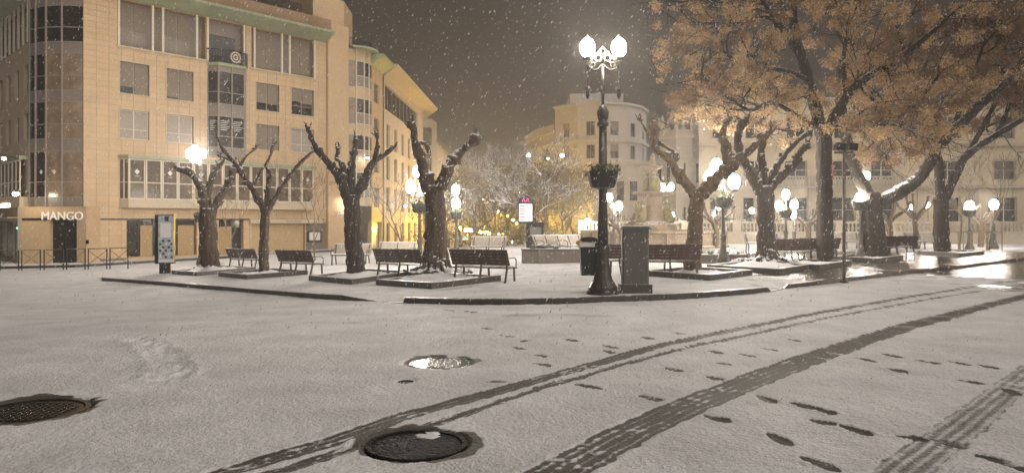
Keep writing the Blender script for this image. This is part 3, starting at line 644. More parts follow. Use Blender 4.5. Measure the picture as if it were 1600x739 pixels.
# first-floor bay: long band of framed lights with a green canopy
z0b, z1b = fa.z(210, 312), fa.z(210, 249); bp_ = 0.62
q = MB(); q.prism([(bay1[0],0.03),(bay1[0]+0.35,-bp_),(bay1[1]-0.35,-bp_),(bay1[1],0.03)], bay1[2], z0b); fa.put(q, 'bay_base', 'trim')
q = MB(); q.prism([(bay1[0]-0.12,0.03),(bay1[0]+0.25,-bp_-0.16),(bay1[1]-0.25,-bp_-0.16),(bay1[1]+0.12,0.03)], z1b, z1b+0.22); fa.put(q, 'bay_canopy', 'green')
fb = Fac(cb, on_a(bay1[0]+0.35, -bp_), A_ANG); wd = bay1[1]-bay1[0]-0.7; nb = 13
for i in range(nb):
    a, b = wd*i/nb, wd*(i+1)/nb
    wn = window(fb, (a+0.02, b-0.02, z0b+0.01, z1b-0.01), 1, 0.42, 'frame', 'glassbrown', None, rec=0.0, surround=False, name='bay_light', t=0.085)
    if i in (0, 2, 4, 6, 8, 10, 12):
        cu, cz = (a+b)/2, z0b + (z1b-z0b)*0.68
        s = MB(); s.add([(cu-0.17,0.012,cz),(cu,0.012,cz-0.19),(cu+0.17,0.012,cz),(cu,0.012,cz+0.19),(cu-0.17,0.026,cz),(cu,0.026,cz-0.19),(cu+0.17,0.026,cz),(cu,0.026,cz+0.19)], [(0,1,2,3),(0,4,5,1),(1,5,6,2),(2,6,7,3),(3,7,4,0)]); s.build('diamond_sticker', 'sticker', wn)
        s = MB(); s.box(cu-0.15, cu+0.15, 0.012, 0.024, cz-0.30, cz-0.265); s.build('sticker_lettering', 'sticker', wn)
for (a, b) in (((bay1[0],0.03),(bay1[0]+0.35,-bp_)), ((bay1[1]-0.35,-bp_),(bay1[1],0.03))):
    pa, pb = on_a(*a), on_a(*b); f = Fac(cb, pa, math.atan2(pb[1]-pa[1], pb[0]-pa[0])); window(f, (0.0, math.dist(pa,pb), z0b+0.01, z1b-0.01), 2, 0.42, 'frame', 'glassbrown', None, rec=0.0, surround=False, name='bay_light', t=0.06)
# ground floor
q = MB(); q.box(uL, fa.u(505), -0.09, -0.03, gz-0.05, gz+0.04); fa.put(q, 'fascia_strip', 'black')
q = MB(); q.box(uL, ground[0][0]-0.05, -0.06, -0.03, -1.5, -0.75); fa.put(q, 'plinth', 'greystone')
r = ground[0]; us_ = [r[0], fa.u(218), fa.u(241), fa.u(278), r[1]]
for i in range(4):
    q = MB(); q.box(us_[i]+0.04, us_[i+1]-0.04, 0.28, 0.31, r[2]+0.05, r[3]-0.05); fa.put(q, 'shop_pane', 'glass')
    q = MB(); q.box(us_[i]-0.05, us_[i]+0.05, 0.22, 0.32, r[2], r[3]); fa.put(q, 'shop_mullion', 'metal')
for x0, x1 in ((221,240),(280,305)):
    q = MB(); q.box(fa.u(x0), fa.u(x1), 0.20, 0.25, fa.z(x0, 403), fa.z(x0, 352)); fa.put(q, 'display_board', 'plywood')
r = ground[1]; q = MB(); q.box(r[0]+0.03, r[1]-0.03, 0.28, 0.31, r[2]+0.03, r[3]-0.03); fa.put(q, 'shop_pane', 'glass')
q = MB(); q.box(fa.u(344), fa.u(364), 0.20, 0.25, r[2]+0.1, r[3]-0.5); fa.put(q, 'display_board', 'plywood')
r = ground[2]
for k in range(24):
    hh = (r[3]-r[2])/24; q = MB(); q.box(r[0]+0.02, r[1]-0.02, 0.16+0.012*(k % 2), 0.20, r[2]+k*hh+0.004, r[2]+(k+1)*hh-0.004); fa.put(q, 'shutter_slat', 'shoptan')
q = MB(); q.box(fa.u(388), fa.u(500), -0.34, -0.10, gz-0.30, gz+0.02); fa.put(q, 'awning_case', 'trim')
q = MB(); uu = fa.u(443)
for k, wl_ in enumerate((0.07,0.06,0.09,0.06,0.08,0.05,0,0.07,0.09,0.05,0.06,0.08,0.07)):
    if wl_: q.box(uu, uu+wl_, -0.346, -0.341, gz-0.19, gz-0.10)
    uu += wl_+0.045
o = fa.put(q, 'awning_lettering', 'greystone', kind='stuff')
def stand_text(o, fc, u, w, z): p = (fc.p[0] + u*fc.c - w*fc.s, fc.p[1] + u*fc.s + w*fc.c, z); o.location = Vector(p) - fc.root.location; o.rotation_euler = (R(90), 0, fc.ang)
r = ground[3]; q = MB(); q.box(r[0], r[1], 0.10, 0.14, r[2], r[3]); fa.put(q, 'stone_infill', 'greystone')
q = MB(); q.box(fa.u(481), fa.u(502), -0.02, 0.09, fa.z(490,378), fa.z(490,361)); mbx = fa.put(q, 'menu_case', 'metal'); q = MB(); q.box(fa.u(483), fa.u(500), -0.035, -0.021, fa.z(490,375.5), fa.z(490,363)); q.build('menu_sheet', 'white', mbx)
r = ground[4]; q = MB(); q.box(r[0], r[1], 0.2, 0.26, r[2], r[3]); dr = fa.put(q, 'carved_door', 'wooddoor')
for k in range(3):
    a = r[0] + (r[1]-r[0])*(k+0.12)/3; b = r[0] + (r[1]-r[0])*(k+0.88)/3
    for (za, zb_) in ((r[2]+0.15, r[2]+0.75), (r[2]+0.9, r[3]-0.15)):
        q = MB(); q.box(a, b, 0.15, 0.199, za, zb_); q.build('door_panel', 'wooddoor', dr)
    q = MB(); q.blob(((a+b)/2, 0.14, (r[2]+r[3])/2+0.3), 0.2, 8, 6, 0.5, 5, 1.9); q.build('carving', 'wooddoor', dr)
me = text_mesh('Prat', 0.85, 0.03, 0.35); o = inst(me, 'shop_sign', 'sticker', cb); stand_text(o, fa, fa.u(531), -0.42, fa.z(531, 340))

# glass corner tower and the shop front under it
Lp, Rp = (-30.9, 47.6), (-27.14, 46.99)
cd = Vector((Rp[0]-Lp[0], Rp[1]-Lp[1])); cn = Vector((cd.y, -cd.x)).normalized()
pts = [Vector(Lp) + cd*t + cn*(0.45*math.sin(math.pi*t)) for t in (0, 0.17, 0.41, 0.69, 1.0)]
ft0 = Fac(cb, tuple(pts[2]), 0.0)
def tz(py): return HC + (HZ-py)/F*46.6
for i in range(4):
    a, b = pts[i], pts[i+1]; f = Fac(cb, tuple(a), math.atan2(b.y-a.y, b.x-a.x)); wd = (b-a).length; bands = []
    for j, (t0, tm, t1) in enumerate(((7,41,64),(82,117,140),(158,193,216),(236,284,308))):
        k1 = 'glass' if not (i >= 2 and j in (1, 2, 3)) else 'glass_warmlight'
        k2 = 'glass_warmlight' if (i == 3 or (i == 2 and j > 0)) and j > 0 else 'glass'  # right-hand facets show the warm reflection as pane colour
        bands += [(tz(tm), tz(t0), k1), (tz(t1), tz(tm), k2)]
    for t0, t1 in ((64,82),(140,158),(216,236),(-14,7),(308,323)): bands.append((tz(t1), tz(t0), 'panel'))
    curtain_col(f, wd, bands)
    if i in (1, 2):
        cz = tz(268); s = MB(); c0 = wd/2; s.add([(c0-0.14,-0.012,cz),(c0,-0.012,cz-0.16),(c0+0.14,-0.012,cz),(c0,-0.012,cz+0.16)], [(0,1,2,3)]); s.add([(c0-0.14,-0.002,cz),(c0,-0.002,cz-0.16),(c0+0.14,-0.002,cz),(c0,-0.002,cz+0.16)], [(3,2,1,0)]); f.put(s, 'diamond_sticker', 'sticker')
q = MB(); q.prism([(p.x-cb.location.x, p.y-cb.location.y) for p in pts] + [(Rp[0]+1-cb.location.x, Rp[1]+3-cb.location.y), (Lp[0]-cb.location.x, Lp[1]+3-cb.location.y)], tz(-14)-BASE, tz(-40)-BASE); q.build('tower_cap', 'panel', cb)
off = Vector(Lp) + cn*0.46
fm = Fac(cb, tuple(off - cd*0.03), math.atan2(cd.y, cd.x)); um1 = cd.length*1.06
dh = (fm.u(78), fm.u(120), -1.12, fm.z(100, 343))
wall(fm, 0, um1, -1.6, tz(323), [dh], 'tile', 0.4, name='shopfront_wall')
q = MB(); q.box(dh[0], dh[1], 0.25, 0.3, dh[2], dh[3]); bd = fm.put(q, 'shop_door', 'black')
q = MB(); q.box((dh[0]+dh[1])/2-0.01, (dh[0]+dh[1])/2+0.01, 0.235, 0.25, dh[2], dh[3]); q.build('door_seam', 'metal', bd)
q = MB(); q.box(0, um1, -0.06, 0.0, fm.z(90, 344), fm.z(90, 341)); fm.put(q, 'fascia_strip', 'black')
q = MB(); q.box(fm.u(135), fm.u(139), -0.05, 0.0, fm.z(137, 381), fm.z(137, 375)); fm.put(q, 'entry_phone', 'black')
lw = text_mesh('MANGO', 0.72, 0.035); o = inst(lw, 'shop_sign', 'litstrip', cb); lw.materials.clear(); lw.materials.append(mat('sign_letters', (0.75,0.70,0.62), 0.5, emit=(1,0.86,0.68), estr=0.25))
stand_text(o, fm, fm.u(100), -0.16, fm.z(100, 343.5)); dx = max(v.co.x for v in lw.vertices)-min(v.co.x for v in lw.vertices); o.scale = ((fm.u(132)-fm.u(68))/dx, 1, 1)
q = MB(); q.box(um1-0.02, um1+0.5, -0.02, 1.2, -1.6, tz(323)); fm.put(q, 'corner_pier', 'tile')
q = MB(); q.box(-0.35, 0.0, -0.02, 0.8, -1.6, tz(323)); fm.put(q, 'corner_pier', 'tilepale')

# left wing
dB = Vector((0.706, -0.708)); B0 = Vector(Lp) - dB*22
fl = Fac(cb, tuple(B0), math.atan2(dB.y, dB.x)); uE = 22.0
zl = lambda py: HC + (HZ-py)/F*48.2
hl = []; wl = []
for k in range(7):
    b = uE - 0.45 - k*2.55; a = b - 1.15
    for (y0, y1) in ((101,147),(176,218)): hl.append((a, b, zl(y1), zl(y0)))
log = (uE-18.5, uE-0.5, zl(68), zl(0)); hl.append(log)
sh = (uE-10.5, uE-0.55, -0.9, zl(346)); hl.append(sh)
wall(fl, 0, uE, -1.6, zl(-8), hl, 'tilepale', 0.4)
for r in hl[:-2]: window(fl, r, 1, 0.35, 'framegrey', 'glass', None, surround=False)
q = MB(); q.box(log[0], log[1], 0.4, 0.45, log[2], log[3]); fl.put(q, 'loggia_back', 'panel')
for k in range(14):
    a = uE-0.5-k*1.3; q = MB(); q.box(a-0.07, a+0.07, -0.08, 0.05, log[2], log[3]); fl.put(q, 'post', 'frame')
    q = MB(); q.box(a-1.1, a-0.2, 0.32, 0.38, log[2]+0.1, log[3]-0.1); fl.put(q, 'pane', 'glass')
q = MB(); q.add([(0,-1.2,zl(-30)),(uE+0.6,-1.2,zl(-30)),(uE,0,zl(-2)),(0,0,zl(-2)),(0,-1.2,zl(-36)),(uE+0.6,-1.2,zl(-36)),(uE,0,zl(-36)),(0,0,zl(-36))], [(3,2,1,0),(4,5,6,7),(0,1,5,4),(1,2,6,5),(2,3,7,6),(3,0,4,7)]); fl.put(q, 'eave', 'green')
for k in range(9):
    a = uE-0.6-(k+1)*1.1; window(Fac(cb, (fl.p[0]+fl.s*0.45, fl.p[1]-fl.c*0.45), fl.ang), (a+0.03, a+1.07, zl(308), zl(250)), 1, 0.42, 'frame', 'glassbrown', None, rec=0.0, surround=False, name='bay_light', t=0.08)
q = MB(); q.box(uE-10.6, uE-0.55, -0.47, 0.0, zl(324), zl(308)); fl.put(q, 'bay_base', 'trim'); q = MB(); q.box(uE-10.6, uE-0.55, -0.5, 0.0, zl(250), zl(244)); fl.put(q, 'bay_canopy', 'green')
for k in range(4):
    a = sh[0] + (sh[1]-sh[0])*k/4; b = sh[0] + (sh[1]-sh[0])*(k+1)/4
    q = MB(); q.box(a+0.04, b-0.04, 0.25, 0.28, sh[2]+0.03, sh[3]-0.03); pn = fl.put(q, 'shop_pane', 'greenglass'); q = MB(); q.box(a-0.05, a+0.04, 0.18, 0.28, sh[2], sh[3]); fl.put(q, 'shop_mullion', 'frame')
q = MB(); q.blob((uE-4.2, 0.2, zl(357)), 0.13, 8, 6, 0.0, 1, 0.7); fl.put(q, 'green_light', 'pharm')
q = MB(); q.box(uE-9.5, uE-1.2, -1.0, -0.05, zl(340)-0.05, zl(339)); fl.put(q, 'shop_canopy', 'trim')
q = MB(); q.box(uE-6.0, uE-3.2, -0.52, -0.475, zl(323), zl(317)); fl.put(q, 'lit_sign', 'litstrip')

# curved corner at the far end and the short return front
Cs, Ce = Vector((-13.95, 62.28)), Vector((-12.2, 64.5)); cdv = Ce-Cs; cnv = Vector((cdv.y, -cdv.x)).normalized()
kk = [(x-CX)/F for x in (541,555,566,574,580)]
cp = [Cs + cdv*t + cnv*(0.5*math.sin(math.pi*t)) for t in (0, 0.28, 0.55, 0.80, 1.0)]
cz = lambda py: HC + (HZ-py)/F*62.6
for i in range(4):
    a, b = cp[i], cp[i+1]; f = Fac(cb, tuple(a), math.atan2(b.y-a.y, b.x-a.x)); bands = []
    for j in range(4):
        y0 = 77 + 58*j; bands += [(cz(y0+18), cz(y0), 'tile'), (cz(y0+41), cz(y0+18), 'glass_warmlight' if i == 0 else 'glass'), (cz(y0+58), cz(y0+41), 'panel')]  # tan bands and warm panes carry lit ceilings and reflections as colour
    bands.append((cz(322), cz(309), 'trim')); curtain_col(f, (b-a).length, bands, 'frame' if i else 'framegrey')
q = MB(); ring = [(p.x-cb.location.x, p.y-cb.location.y) for p in cp]
for i in range(4): q.bar((*ring[i], cz(60)-BASE), (*ring[i+1], cz(60)-BASE), 0.03, 0.03)
for i in range(4):
    for t in np.linspace(0, 1, 6): q.bar((ring[i][0]*(1-t)+ring[i+1][0]*t, ring[i][1]*(1-t)+ring[i+1][1]*t, cz(77)-BASE), (ring[i][0]*(1-t)+ring[i+1][0]*t, ring[i][1]*(1-t)+ring[i+1][1]*t, cz(60)-BASE), 0.03, 0.03)
ro = q.build('corner_railing', 'metal', cb); ro['kind'] = 'stuff'
q = MB(); q.prism([(p.x+cnv.x*0.9-cb.location.x, p.y+cnv.y*0.9-cb.location.y) for p in cp] + [(-13-cb.location.x, 66-cb.location.y)], cz(77)-BASE, cz(74)-BASE); q.build('corner_canopy', 'green', cb)
fc_ = Fac(cb, tuple(Ce), math.atan2(1.0, 0.0345)); hz = []
for j in range(4):
    z = 11.2 - 3.1*j + 1.0; hz.append((1.0, 3.2, z, z+1.75))
gsh = (0.3, 4.2, -1.0, 1.6)
wall(fc_, 0, 4.65, -2.2, 15.4, hz + [gsh], 'tile', 0.4)
for r in hz: window(fc_, r, 2, 0.35, 'framegrey', 'glass', None, surround=False)
q = MB(); q.box(gsh[0], gsh[1], 0.25, 0.3, gsh[2], gsh[3]); gs = fc_.put(q, 'shop_pane', 'glass_warmlight')
for k in range(6):
    q = MB(); q.box(0.5+0.55*k, 0.5+0.55*k+0.4, 0.21, 0.24, 0.55+0.3*(k % 2), 0.70+0.3*(k % 2)); q.build('lit_shelf', 'shoplit', gs)
q = MB(); q.add([(0,-1.1,16.0),(4.65,-1.1,16.0),(4.65,0,15.3),(0,0,15.3),(0,-1.1,16.2),(4.65,-1.1,16.2),(4.65,0,16.2),(0,0,16.2)], [(3,2,1,0),(4,5,6,7),(0,1,5,4),(1,2,6,5),(2,3,7,6),(3,0,4,7)]); fc_.put(q, 'eave', 'green')

# ------------------------------------------------------------------ cream building beyond it
cr = thing('cream_building', 'cream rendered building with long dark strip window under its roof', 'building', (-11.9, 69.2, -1.9))
f = Fac(cr, (Ce.x + 0.0345*4.68 + 0.10, Ce.y + 4.68), math.atan2(1.0, 0.0345)); hh = [(0.5, 19.5, 12.2, 14.6)]
for j in range(4):
    for k in range(6):
        a = 1.2 + k*3.9; z = 8.6 - 3.0*j
        hh.append((a, a+1.5, z, z+2.3) if j < 3 else (a, a+1.6, -1.6, 1.5))
wall(f, 0, 27.5, -2.6, 15.2, hh, 'cream', 0.35)
window(f, hh[0], 9, None, 'framegrey', 'glass', None, surround=False, name='strip_window')
for r in hh[1:]: window(f, r, 1, None, 'framegrey', 'glass', None, surround=False)
q = MB(); q.add([(0,-1.3,16.1),(27.5,-1.3,16.1),(27.5,0,15.2),(0,0,15.2),(0,-1.3,16.3),(27.5,-1.3,16.3),(27.5,3,16.3),(0,3,16.3)], [(3,2,1,0),(4,5,6,7),(0,1,5,4),(1,2,6,5),(2,3,7,6),(3,0,4,7)]); f.put(q, 'eave', 'cream')
q = MB(); q.box(23.5, 27.5, -1.2, 0, -1.9, 14.4); f.put(q, 'end_bay', 'framegrey')
for j in range(4):
    q = MB(); q.box(23.4, 23.5, -1.1, -0.1, 1.2+3.3*j, 3.4+3.3*j); f.put(q, 'bay_pane', 'glass')
# old block further along the avenue
ob = thing('avenue_block', 'dim hazy block of flats farther down the avenue past the cream building', 'building', (-12.5, 100, -3.2))
f = Fac(ob, (-11.8, 97.5), R(88.5)); hh = [(1.2+3.4*k, 2.5+3.4*k, -0.5+3.2*j, 1.6+3.2*j) for k in range(14) for j in range(4)]
wall(f, 0, 50, -5.5, 13.4, hh, 'grey_render', 0.3)
for r in hh: window(f, r, 1, None, 'framegrey', 'glass', None, surround=False)
q = MB(); q.box(-0.3, 50, -0.5, 6, 13.4, 13.9); f.put(q, 'roof', 'roof')
f2 = Fac(ob, (-30, 97.5), 0.0); wall(f2, 0, 18.2, -5.5, 13.4, [], 'grey_render', name='gable')

# ------------------------------------------------------------------ far rounded apartment house
rb = thing('rounded_building', 'tall pale apartment house with rounded corner fading into the snow', 'building', (12, 104, -0.5))
pc = [(2.5,128),(4.2,117.5),(6.5,112),(9.6,108.6),(13.2,107.3),(16.6,108.4),(19.2,111.4),(21.0,116),(22.5,128)]
for i in range(len(pc)-1):
    a, b = pc[i], pc[i+1]; ln = math.dist(a, b); f = Fac(rb, a, math.atan2(b[1]-a[1], b[0]-a[0])); hh = []
    top = 18.6 if i >= 2 else 15.0
    for j in range(5):
        z = -0.2 + 3.35*j + 0.9
        if z+2 < top: hh.append((ln/2-0.65, ln/2+0.65, z, z+2.05))
    wall(f, 0, ln, -2, top, hh, 'grey_render', 0.3)
    for r in hh: window(f, r, 2, None, 'framegrey', 'glass', (0.5, 0.5) if (i+1) % 2 else None, surround=False)
    for z in (3.0, 13.2, top-0.05): q = MB(); q.box(-0.08, ln+0.08, -0.4 if z > 13 else -0.25, 0.05, z, z+0.35); f.put(q, 'cornice', 'grey_render')
    if i < 2: q = MB(); q.box(0, ln, -0.3, -0.2, top+0.3, top+1.2); f.put(q, 'terrace_parapet', 'grey_render')
q = MB(); q.prism([(x-12, y-104) for x, y in pc[2:]], 18.55+0.5, 18.75+0.5); q.build('roof', 'roof', rb)
q = MB(); q.box(-3.4, 4.5, 6, 14, 19.1, 21.0); q.build('attic', 'grey_render', rb)
# ------------------------------------------------------------------ palace with turret behind the balustrade
pal = thing('palace', 'long cream palace with tall windows behind stone balustrade and trees', 'building', (30, 66, 0))
f = Fac(pal, (16.6, 66), 0.0); hh = []; n = 9
us = [f.u(x) for x in (1128,1180,1244,1318,1378,1482,1570,1655,1740)]
for i, u in enumerate(us):
    for j, (z, h, wd) in enumerate(((1.5, 2.3, 2.1), (5.35, 1.7, 1.9), (9.0, 2.0, 1.7))): hh.append((u-wd/2, u+wd/2, z, z+h))
wall(f, 0, 44, -0.6, 12.6, hh, 'palace', 0.35)
for k, r in enumerate(hh):
    wn = window(f, r, 2, 0.5, 'frame', 'glass', None, surround=True)
    if k % 3 == 1 and k // 3 in (1, 2, 3, 4):
        q = MB(); q.box(r[0]-1.0, r[1]+1.0, -0.75, -0.06, r[2]-0.75, r[2]-0.6); q.box(r[0]-1.0, r[1]+1.0, -0.75, -0.6, r[2]+0.15, r[2]+0.28); q.build('balcony', 'balus', wn)
        q = MB()
        for e in range(15): q.lathe([(0.05,0),(0.09,0.2),(0.05,0.5),(0.07,0.75)], 6, (r[0]-0.9+e*(r[1]-r[0]+1.8)/14, -0.67, r[2]-0.6))
        o = q.build('balusters', 'balus', wn); o['kind'] = 'stuff'
for z in (4.6, 8.3, 12.3): q = MB(); q.box(-0.1, 44, -0.35, 0.0, z, z+0.3); f.put(q, 'cornice', 'trim')
for u in np.arange(0.3, 44, 4.85): q = MB(); q.box(u-0.28, u+0.28, -0.12, 0.0, -0.6, 4.6); f.put(q, 'pilaster', 'trim')
q = MB(); q.box(13.5, 13.56, -1.6, -0.1, 6.2, 6.26); q.build('flag_pole', 'metal', pal, f.fr); 
for k in range(2):
    q = MB(); q.tube([(10.6+k*0.9,-0.7,7.2),(10.65+k*0.9,-0.75,6.3),(10.6+k*0.9,-0.68,5.4)], [0.05,0.16,0.2], 7); f.put(q, 'flag', 'redflag')
tu = thing('turret_wing', 'pale turreted wing with pinnacles rising behind the fountain', 'building', (15.6, 69, 0))
q = MB(); oct_ = [(1.9*math.cos(R(22.5+45*k)), 1.9*math.sin(R(22.5+45*k))) for k in range(8)]; q.prism(oct_, -0.5, 9.2); q.build('tower_wall', 'tilepale', tu)
for z, e in ((7.4, 2.05), (9.2, 2.15), (4.2, 2.0)): q = MB(); q.prism([(a*e/1.9, b*e/1.9) for a, b in oct_], z, z+0.28); q.build('string_course', 'trim', tu)
q = MB(); q.prism([(a*1.03, b*1.03) for a, b in oct_], 9.48, 9.95); q.build('parapet', 'tilepale', tu)
for k in range(8):
    q = MB(); q.lathe([(0.2,0),(0.2,0.5),(0.28,0.55),(0.1,0.8),(0.14,0.95),(0.02,1.5)], 8, (oct_[k][0], oct_[k][1], 9.9)); q.build('pinnacle', 'trim', tu)
    for z in (1.2, 5.2):
        a0 = R(45*k); q = MB(); q.bar((1.72*math.cos(a0), 1.72*math.sin(a0), z), (1.72*math.cos(a0), 1.72*math.sin(a0), z+1.7), 0.12, 0.62, (math.cos(a0), math.sin(a0), 0)); q.build('window', 'glass', tu)
q = MB(); q.box(-8, 6, 1, 6, -0.5, 7.0); q.build('wing_wall', 'tilepale', tu)
q = MB(); q.box(-8.2, 6.2, 0.7, 6.2, 7.0, 7.3); q.build('wing_cornice', 'trim', tu)
for k in range(5): q = MB(); q.box(-7+k*1.25, -6.3+k*1.25, 0.93, 1.0, 3.6, 5.4); q.build('window', 'glass', tu)
# ------------------------------------------------------------------ pavement along the shop fronts
sw = MB(); o0 = fa; pv = [on_a(uR+1.2, -4.2), on_a(uR+1.2, 0.6), on_a(uL, 0.6), (Rp[0], Rp[1]+0.3), (Lp[0]-1, Lp[1]+0.4), (Lp[0]-12, Lp[1]+12), (Lp[0]-16, Lp[1]+8), (Lp[0]-1.8, Lp[1]-3.6), (Rp[0]+1.8, Rp[1]-3.8)]
sw.add([(x, y, float(G(x, y))+0.13) for x, y in pv] + [(x, y, float(G(x, y))-0.4) for x, y in pv], [tuple(range(len(pv)))[::-1]] + [(i, (i+1) % len(pv), len(pv)+(i+1) % len(pv), len(pv)+i) for i in range(len(pv))][::1])
sw_m = mat('snowy_slab', (0.74,0.74,0.755), 0.75, var=0.06, vscale=1.2, bump=0.3, bscale=20)
so = struct(sw.build('shop_pavement', sw_m))
for a, b in ((pv[7], pv[8]), (pv[8], pv[0]), (pv[6], pv[7])):
    n = max(1, int(math.dist(a, b)/1.0))
    for k in range(n):
        p = Vector(a).lerp(Vector(b), (k+0.01)/n); q_ = Vector(a).lerp(Vector(b), (k+0.99)/n); m = MB()
        z0, z1 = float(G(p.x, p.y)), float(G(q_.x, q_.y)); m.bar((p.x, p.y, z0+0.03), (q_.x, q_.y, z1+0.03), 0.2, 0.24); m.build('kerb_stone', 'kerb', so)

# ================================================================== STREET FURNITURE
# ---- benches: local x = length, facing +y, back at -y
LB = 1.75
def bench_proto(snowy):
    t = thing('park_bench', 'x', 'bench'); sm = 'slatsnow' if snowy else 'slat'
    ms = MB(); ms.box(-LB/2, LB/2, -0.036, 0.036, -0.014, 0.014); slat = ms.mesh('slat'); slat.materials.append(M[sm])
    for k in range(6):
        inst(slat, 'seat_slat', sm, t, (0, -0.17+k*0.083, 0.44-0.012*abs(k-2)), (R(3), 0, 0))
    for k in range(5):
        f = k/4.0; inst(slat, 'back_slat', sm, t, (0, -0.25-0.17*f, 0.53+0.35*f), (R(116), 0, 0), (1, 1.22, 1))
    for x in (-LB/2+0.10, 0.0, LB/2-0.10):
        q = MB(); q.bar((x,-0.20,0.43),(x,-0.34,-0.03),0.045,0.05); q.build('leg','iron',t)
        q = MB(); q.bar((x,0.26,0.42),(x,0.30,-0.03),0.045,0.05); q.build('leg','iron',t)
        q = MB(); q.bar((x,-0.24,0.412),(x,0.29,0.412),0.045,0.035); q.build('seat_bearer','iron',t)
        q = MB(); q.bar((x,-0.20,0.44),(x,-0.395,0.90),0.04,0.03); q.build('back_bearer','iron',t)
    for x in (-LB/2+0.05, LB/2-0.05):
        q = MB(); q.tube(spline([(x,-0.33,0.68),(x,-0.1,0.69),(x,0.2,0.68),(x,0.29,0.62),(x,0.29,0.42)],0.06),0.018,6); q.build('armrest','iron',t,smooth=True)
    if snowy:
        q = MB(); nx, ny = 24, 7
        vs = [(-LB/2+LB*i/nx, -0.20+0.47*j/ny, 0.458+0.028*math.sin(math.pi*j/ny)**0.5*(0.8+0.4*mnoise.noise(Vector((i*0.5,j*0.6,3))))) for j in range(ny+1) for i in range(nx+1)]
        q.add(vs, [(j*(nx+1)+i, j*(nx+1)+i+1, (j+1)*(nx+1)+i+1, (j+1)*(nx+1)+i) for j in range(ny) for i in range(nx)]); q.build('snow_layer','snow',t,smooth=True)
        q = MB(); q.bar((-LB/2,-0.43,0.925),(LB/2,-0.43,0.925),0.06,0.03); q.build('snow_ridge','snow',t)
    return t
protos = {}
def bench(px, py, yaw, snowy, label, dz=0.0):
    if snowy not in protos: protos[snowy] = bench_proto(snowy); b = protos[snowy]
    else: b = copy_tree(protos[snowy])
    X, Y, Z = pp_(px, py); b.location = (X, Y, Z+dz); b.rotation_euler = (0, 0, R(yaw)); b['label'] = label; b['category'] = 'bench'
    b['group'] = 'snow covered benches' if snowy else 'dark slatted benches round the square'
    return b
bench(757, 441, -24, False, 'dark slatted bench beside the thick trunk with the snowy root mound')
bench(630, 433, -24, False, 'dark slatted bench between the two stout pollard trunks')
bench(470, 429, -28, False, 'dark slatted bench between the thin pollard and the stout dark trunk')
bench(386, 420, -26, False, 'dark slatted bench behind the thin three-limbed pollard')
bench(1043, 431, 6, False, 'dark slatted bench right behind the grey cabinet by the pale forked trunk')
bench(962, 429, 24, False, 'dark slatted bench mostly hidden behind iron lamp post and grey cabinet')
bench(1232, 411, 8, False, 'dark slatted bench next to the burly four-limbed pollard trunk')
bench(1272, 408, 5, False, 'dark slatted bench partly hidden by the straight trunk of the leafy tree')
bench(1372, 402, 14, False, 'dark slatted bench hidden behind the thick leaning forked trunk')
bench(1396, 401, 4, False, 'dark slatted bench standing out beside the thick leaning forked trunk')
bench(1452, 387, 24, False, 'dark slatted bench behind the slim dark trunk near the balustrade')
bench(548, 413, 176, True, 'snow covered bench facing the square beside the stout dark trunk')
bench(618, 411, 172, True, 'snow covered bench before the lit shop window of the corner')
bench(762, 399, 168, True, 'snow covered bench alone in front of the yellow avenue')
bench(1192, 393, 175, True, 'snow covered bench under the triple globe lamp before the balustrade')
bench(1320, 389, 178, True, 'snow covered bench by balustrade wall behind the floodlight pole')
bench(1441, 389, 176, True, 'snow covered bench by balustrade wall beside the slim dark trunk')

# ---- stone-edged tree pits
pits = []
def pit(c, l, r, label, mound=0.0):
    C, L, Rr = [Vector(pp_(*p)) for p in (c, l, r)]
    e1 = (L-C); e2 = (Rr-C)
    e1 = e1.normalized()*min(max(e1.length, 1.9), 3.0); e2 = e2.normalized()*min(max(e2.length, 1.9), 3.4)
    if abs(e1.to_2d().normalized().cross(e2.to_2d().normalized())) < 0.75:      # keep the pit roughly square
        d = e2.to_2d().normalized(); nn = Vector((-d.y, d.x)); ln = e1.length; e1 = Vector((nn.x, nn.y, 0))*min(ln, 2.4)
    P = [C, C+e2, C+e1+e2, C+e1]
    t = thing('tree_pit', label, 'tree pit', tuple(C), 0, 'stone edged tree pits')
    cen = (P[0]+P[2])/2
    for i in range(4):
        a, b = P[i]-C, P[(i+1) % 4]-C; d = (b-a).normalized()
        for (f0, f1) in ((0.0, 0.5), (0.5, 1.0)):
            p, q_ = a.lerp(b, f0) + d*(0.09 if f0 == 0 else 0.004), a.lerp(b, f1) + d*(0.085 if f1 == 1 else -0.004)
            for v in (p, q_): v.z = float(PG(C.x+v.x, C.y+v.y)) - C.z
            m = MB(); m.bar((p.x,p.y,p.z+0.05),(q_.x,q_.y,q_.z+0.05),0.18,0.22); m.build('edge_stone','granite',t)
    n = 18; vs = []
    for j in range(n+1):
        for i in range(n+1):
            p = P[0] + e2*(i/n) + e1*(j/n); f = 1-max(abs(i/n-0.5), abs(j/n-0.5))*2
            z = float(PG(p.x, p.y)) + 0.08 + mound*sstep(0, 0.8, f) + 0.10*mnoise.noise(p*2.2)*min(1, f*3) + 0.06*mnoise.noise(p*6)*min(1, f*3); vs.append((p.x-C.x, p.y-C.y, float(z)-C.z))
    m = MB(); m.add(vs, [(j*(n+1)+i, j*(n+1)+i+1, (j+1)*(n+1)+i+1, (j+1)*(n+1)+i) for j in range(n) for i in range(n)]); m.build('soil','soil',t,smooth=True)
    return cen
pit((310,431),(273,428),(395,423), 'low stone tree pit round the trunk beside the small poster pillar', 0.12)
pit((388,436),(342,431),(476,429), 'low stone tree pit round the thin three-limbed pollard', 0.0)
pit((552,444),(488,438),(640,431), 'low stone tree pit round the stout dark five-limbed pollard', 0.06)
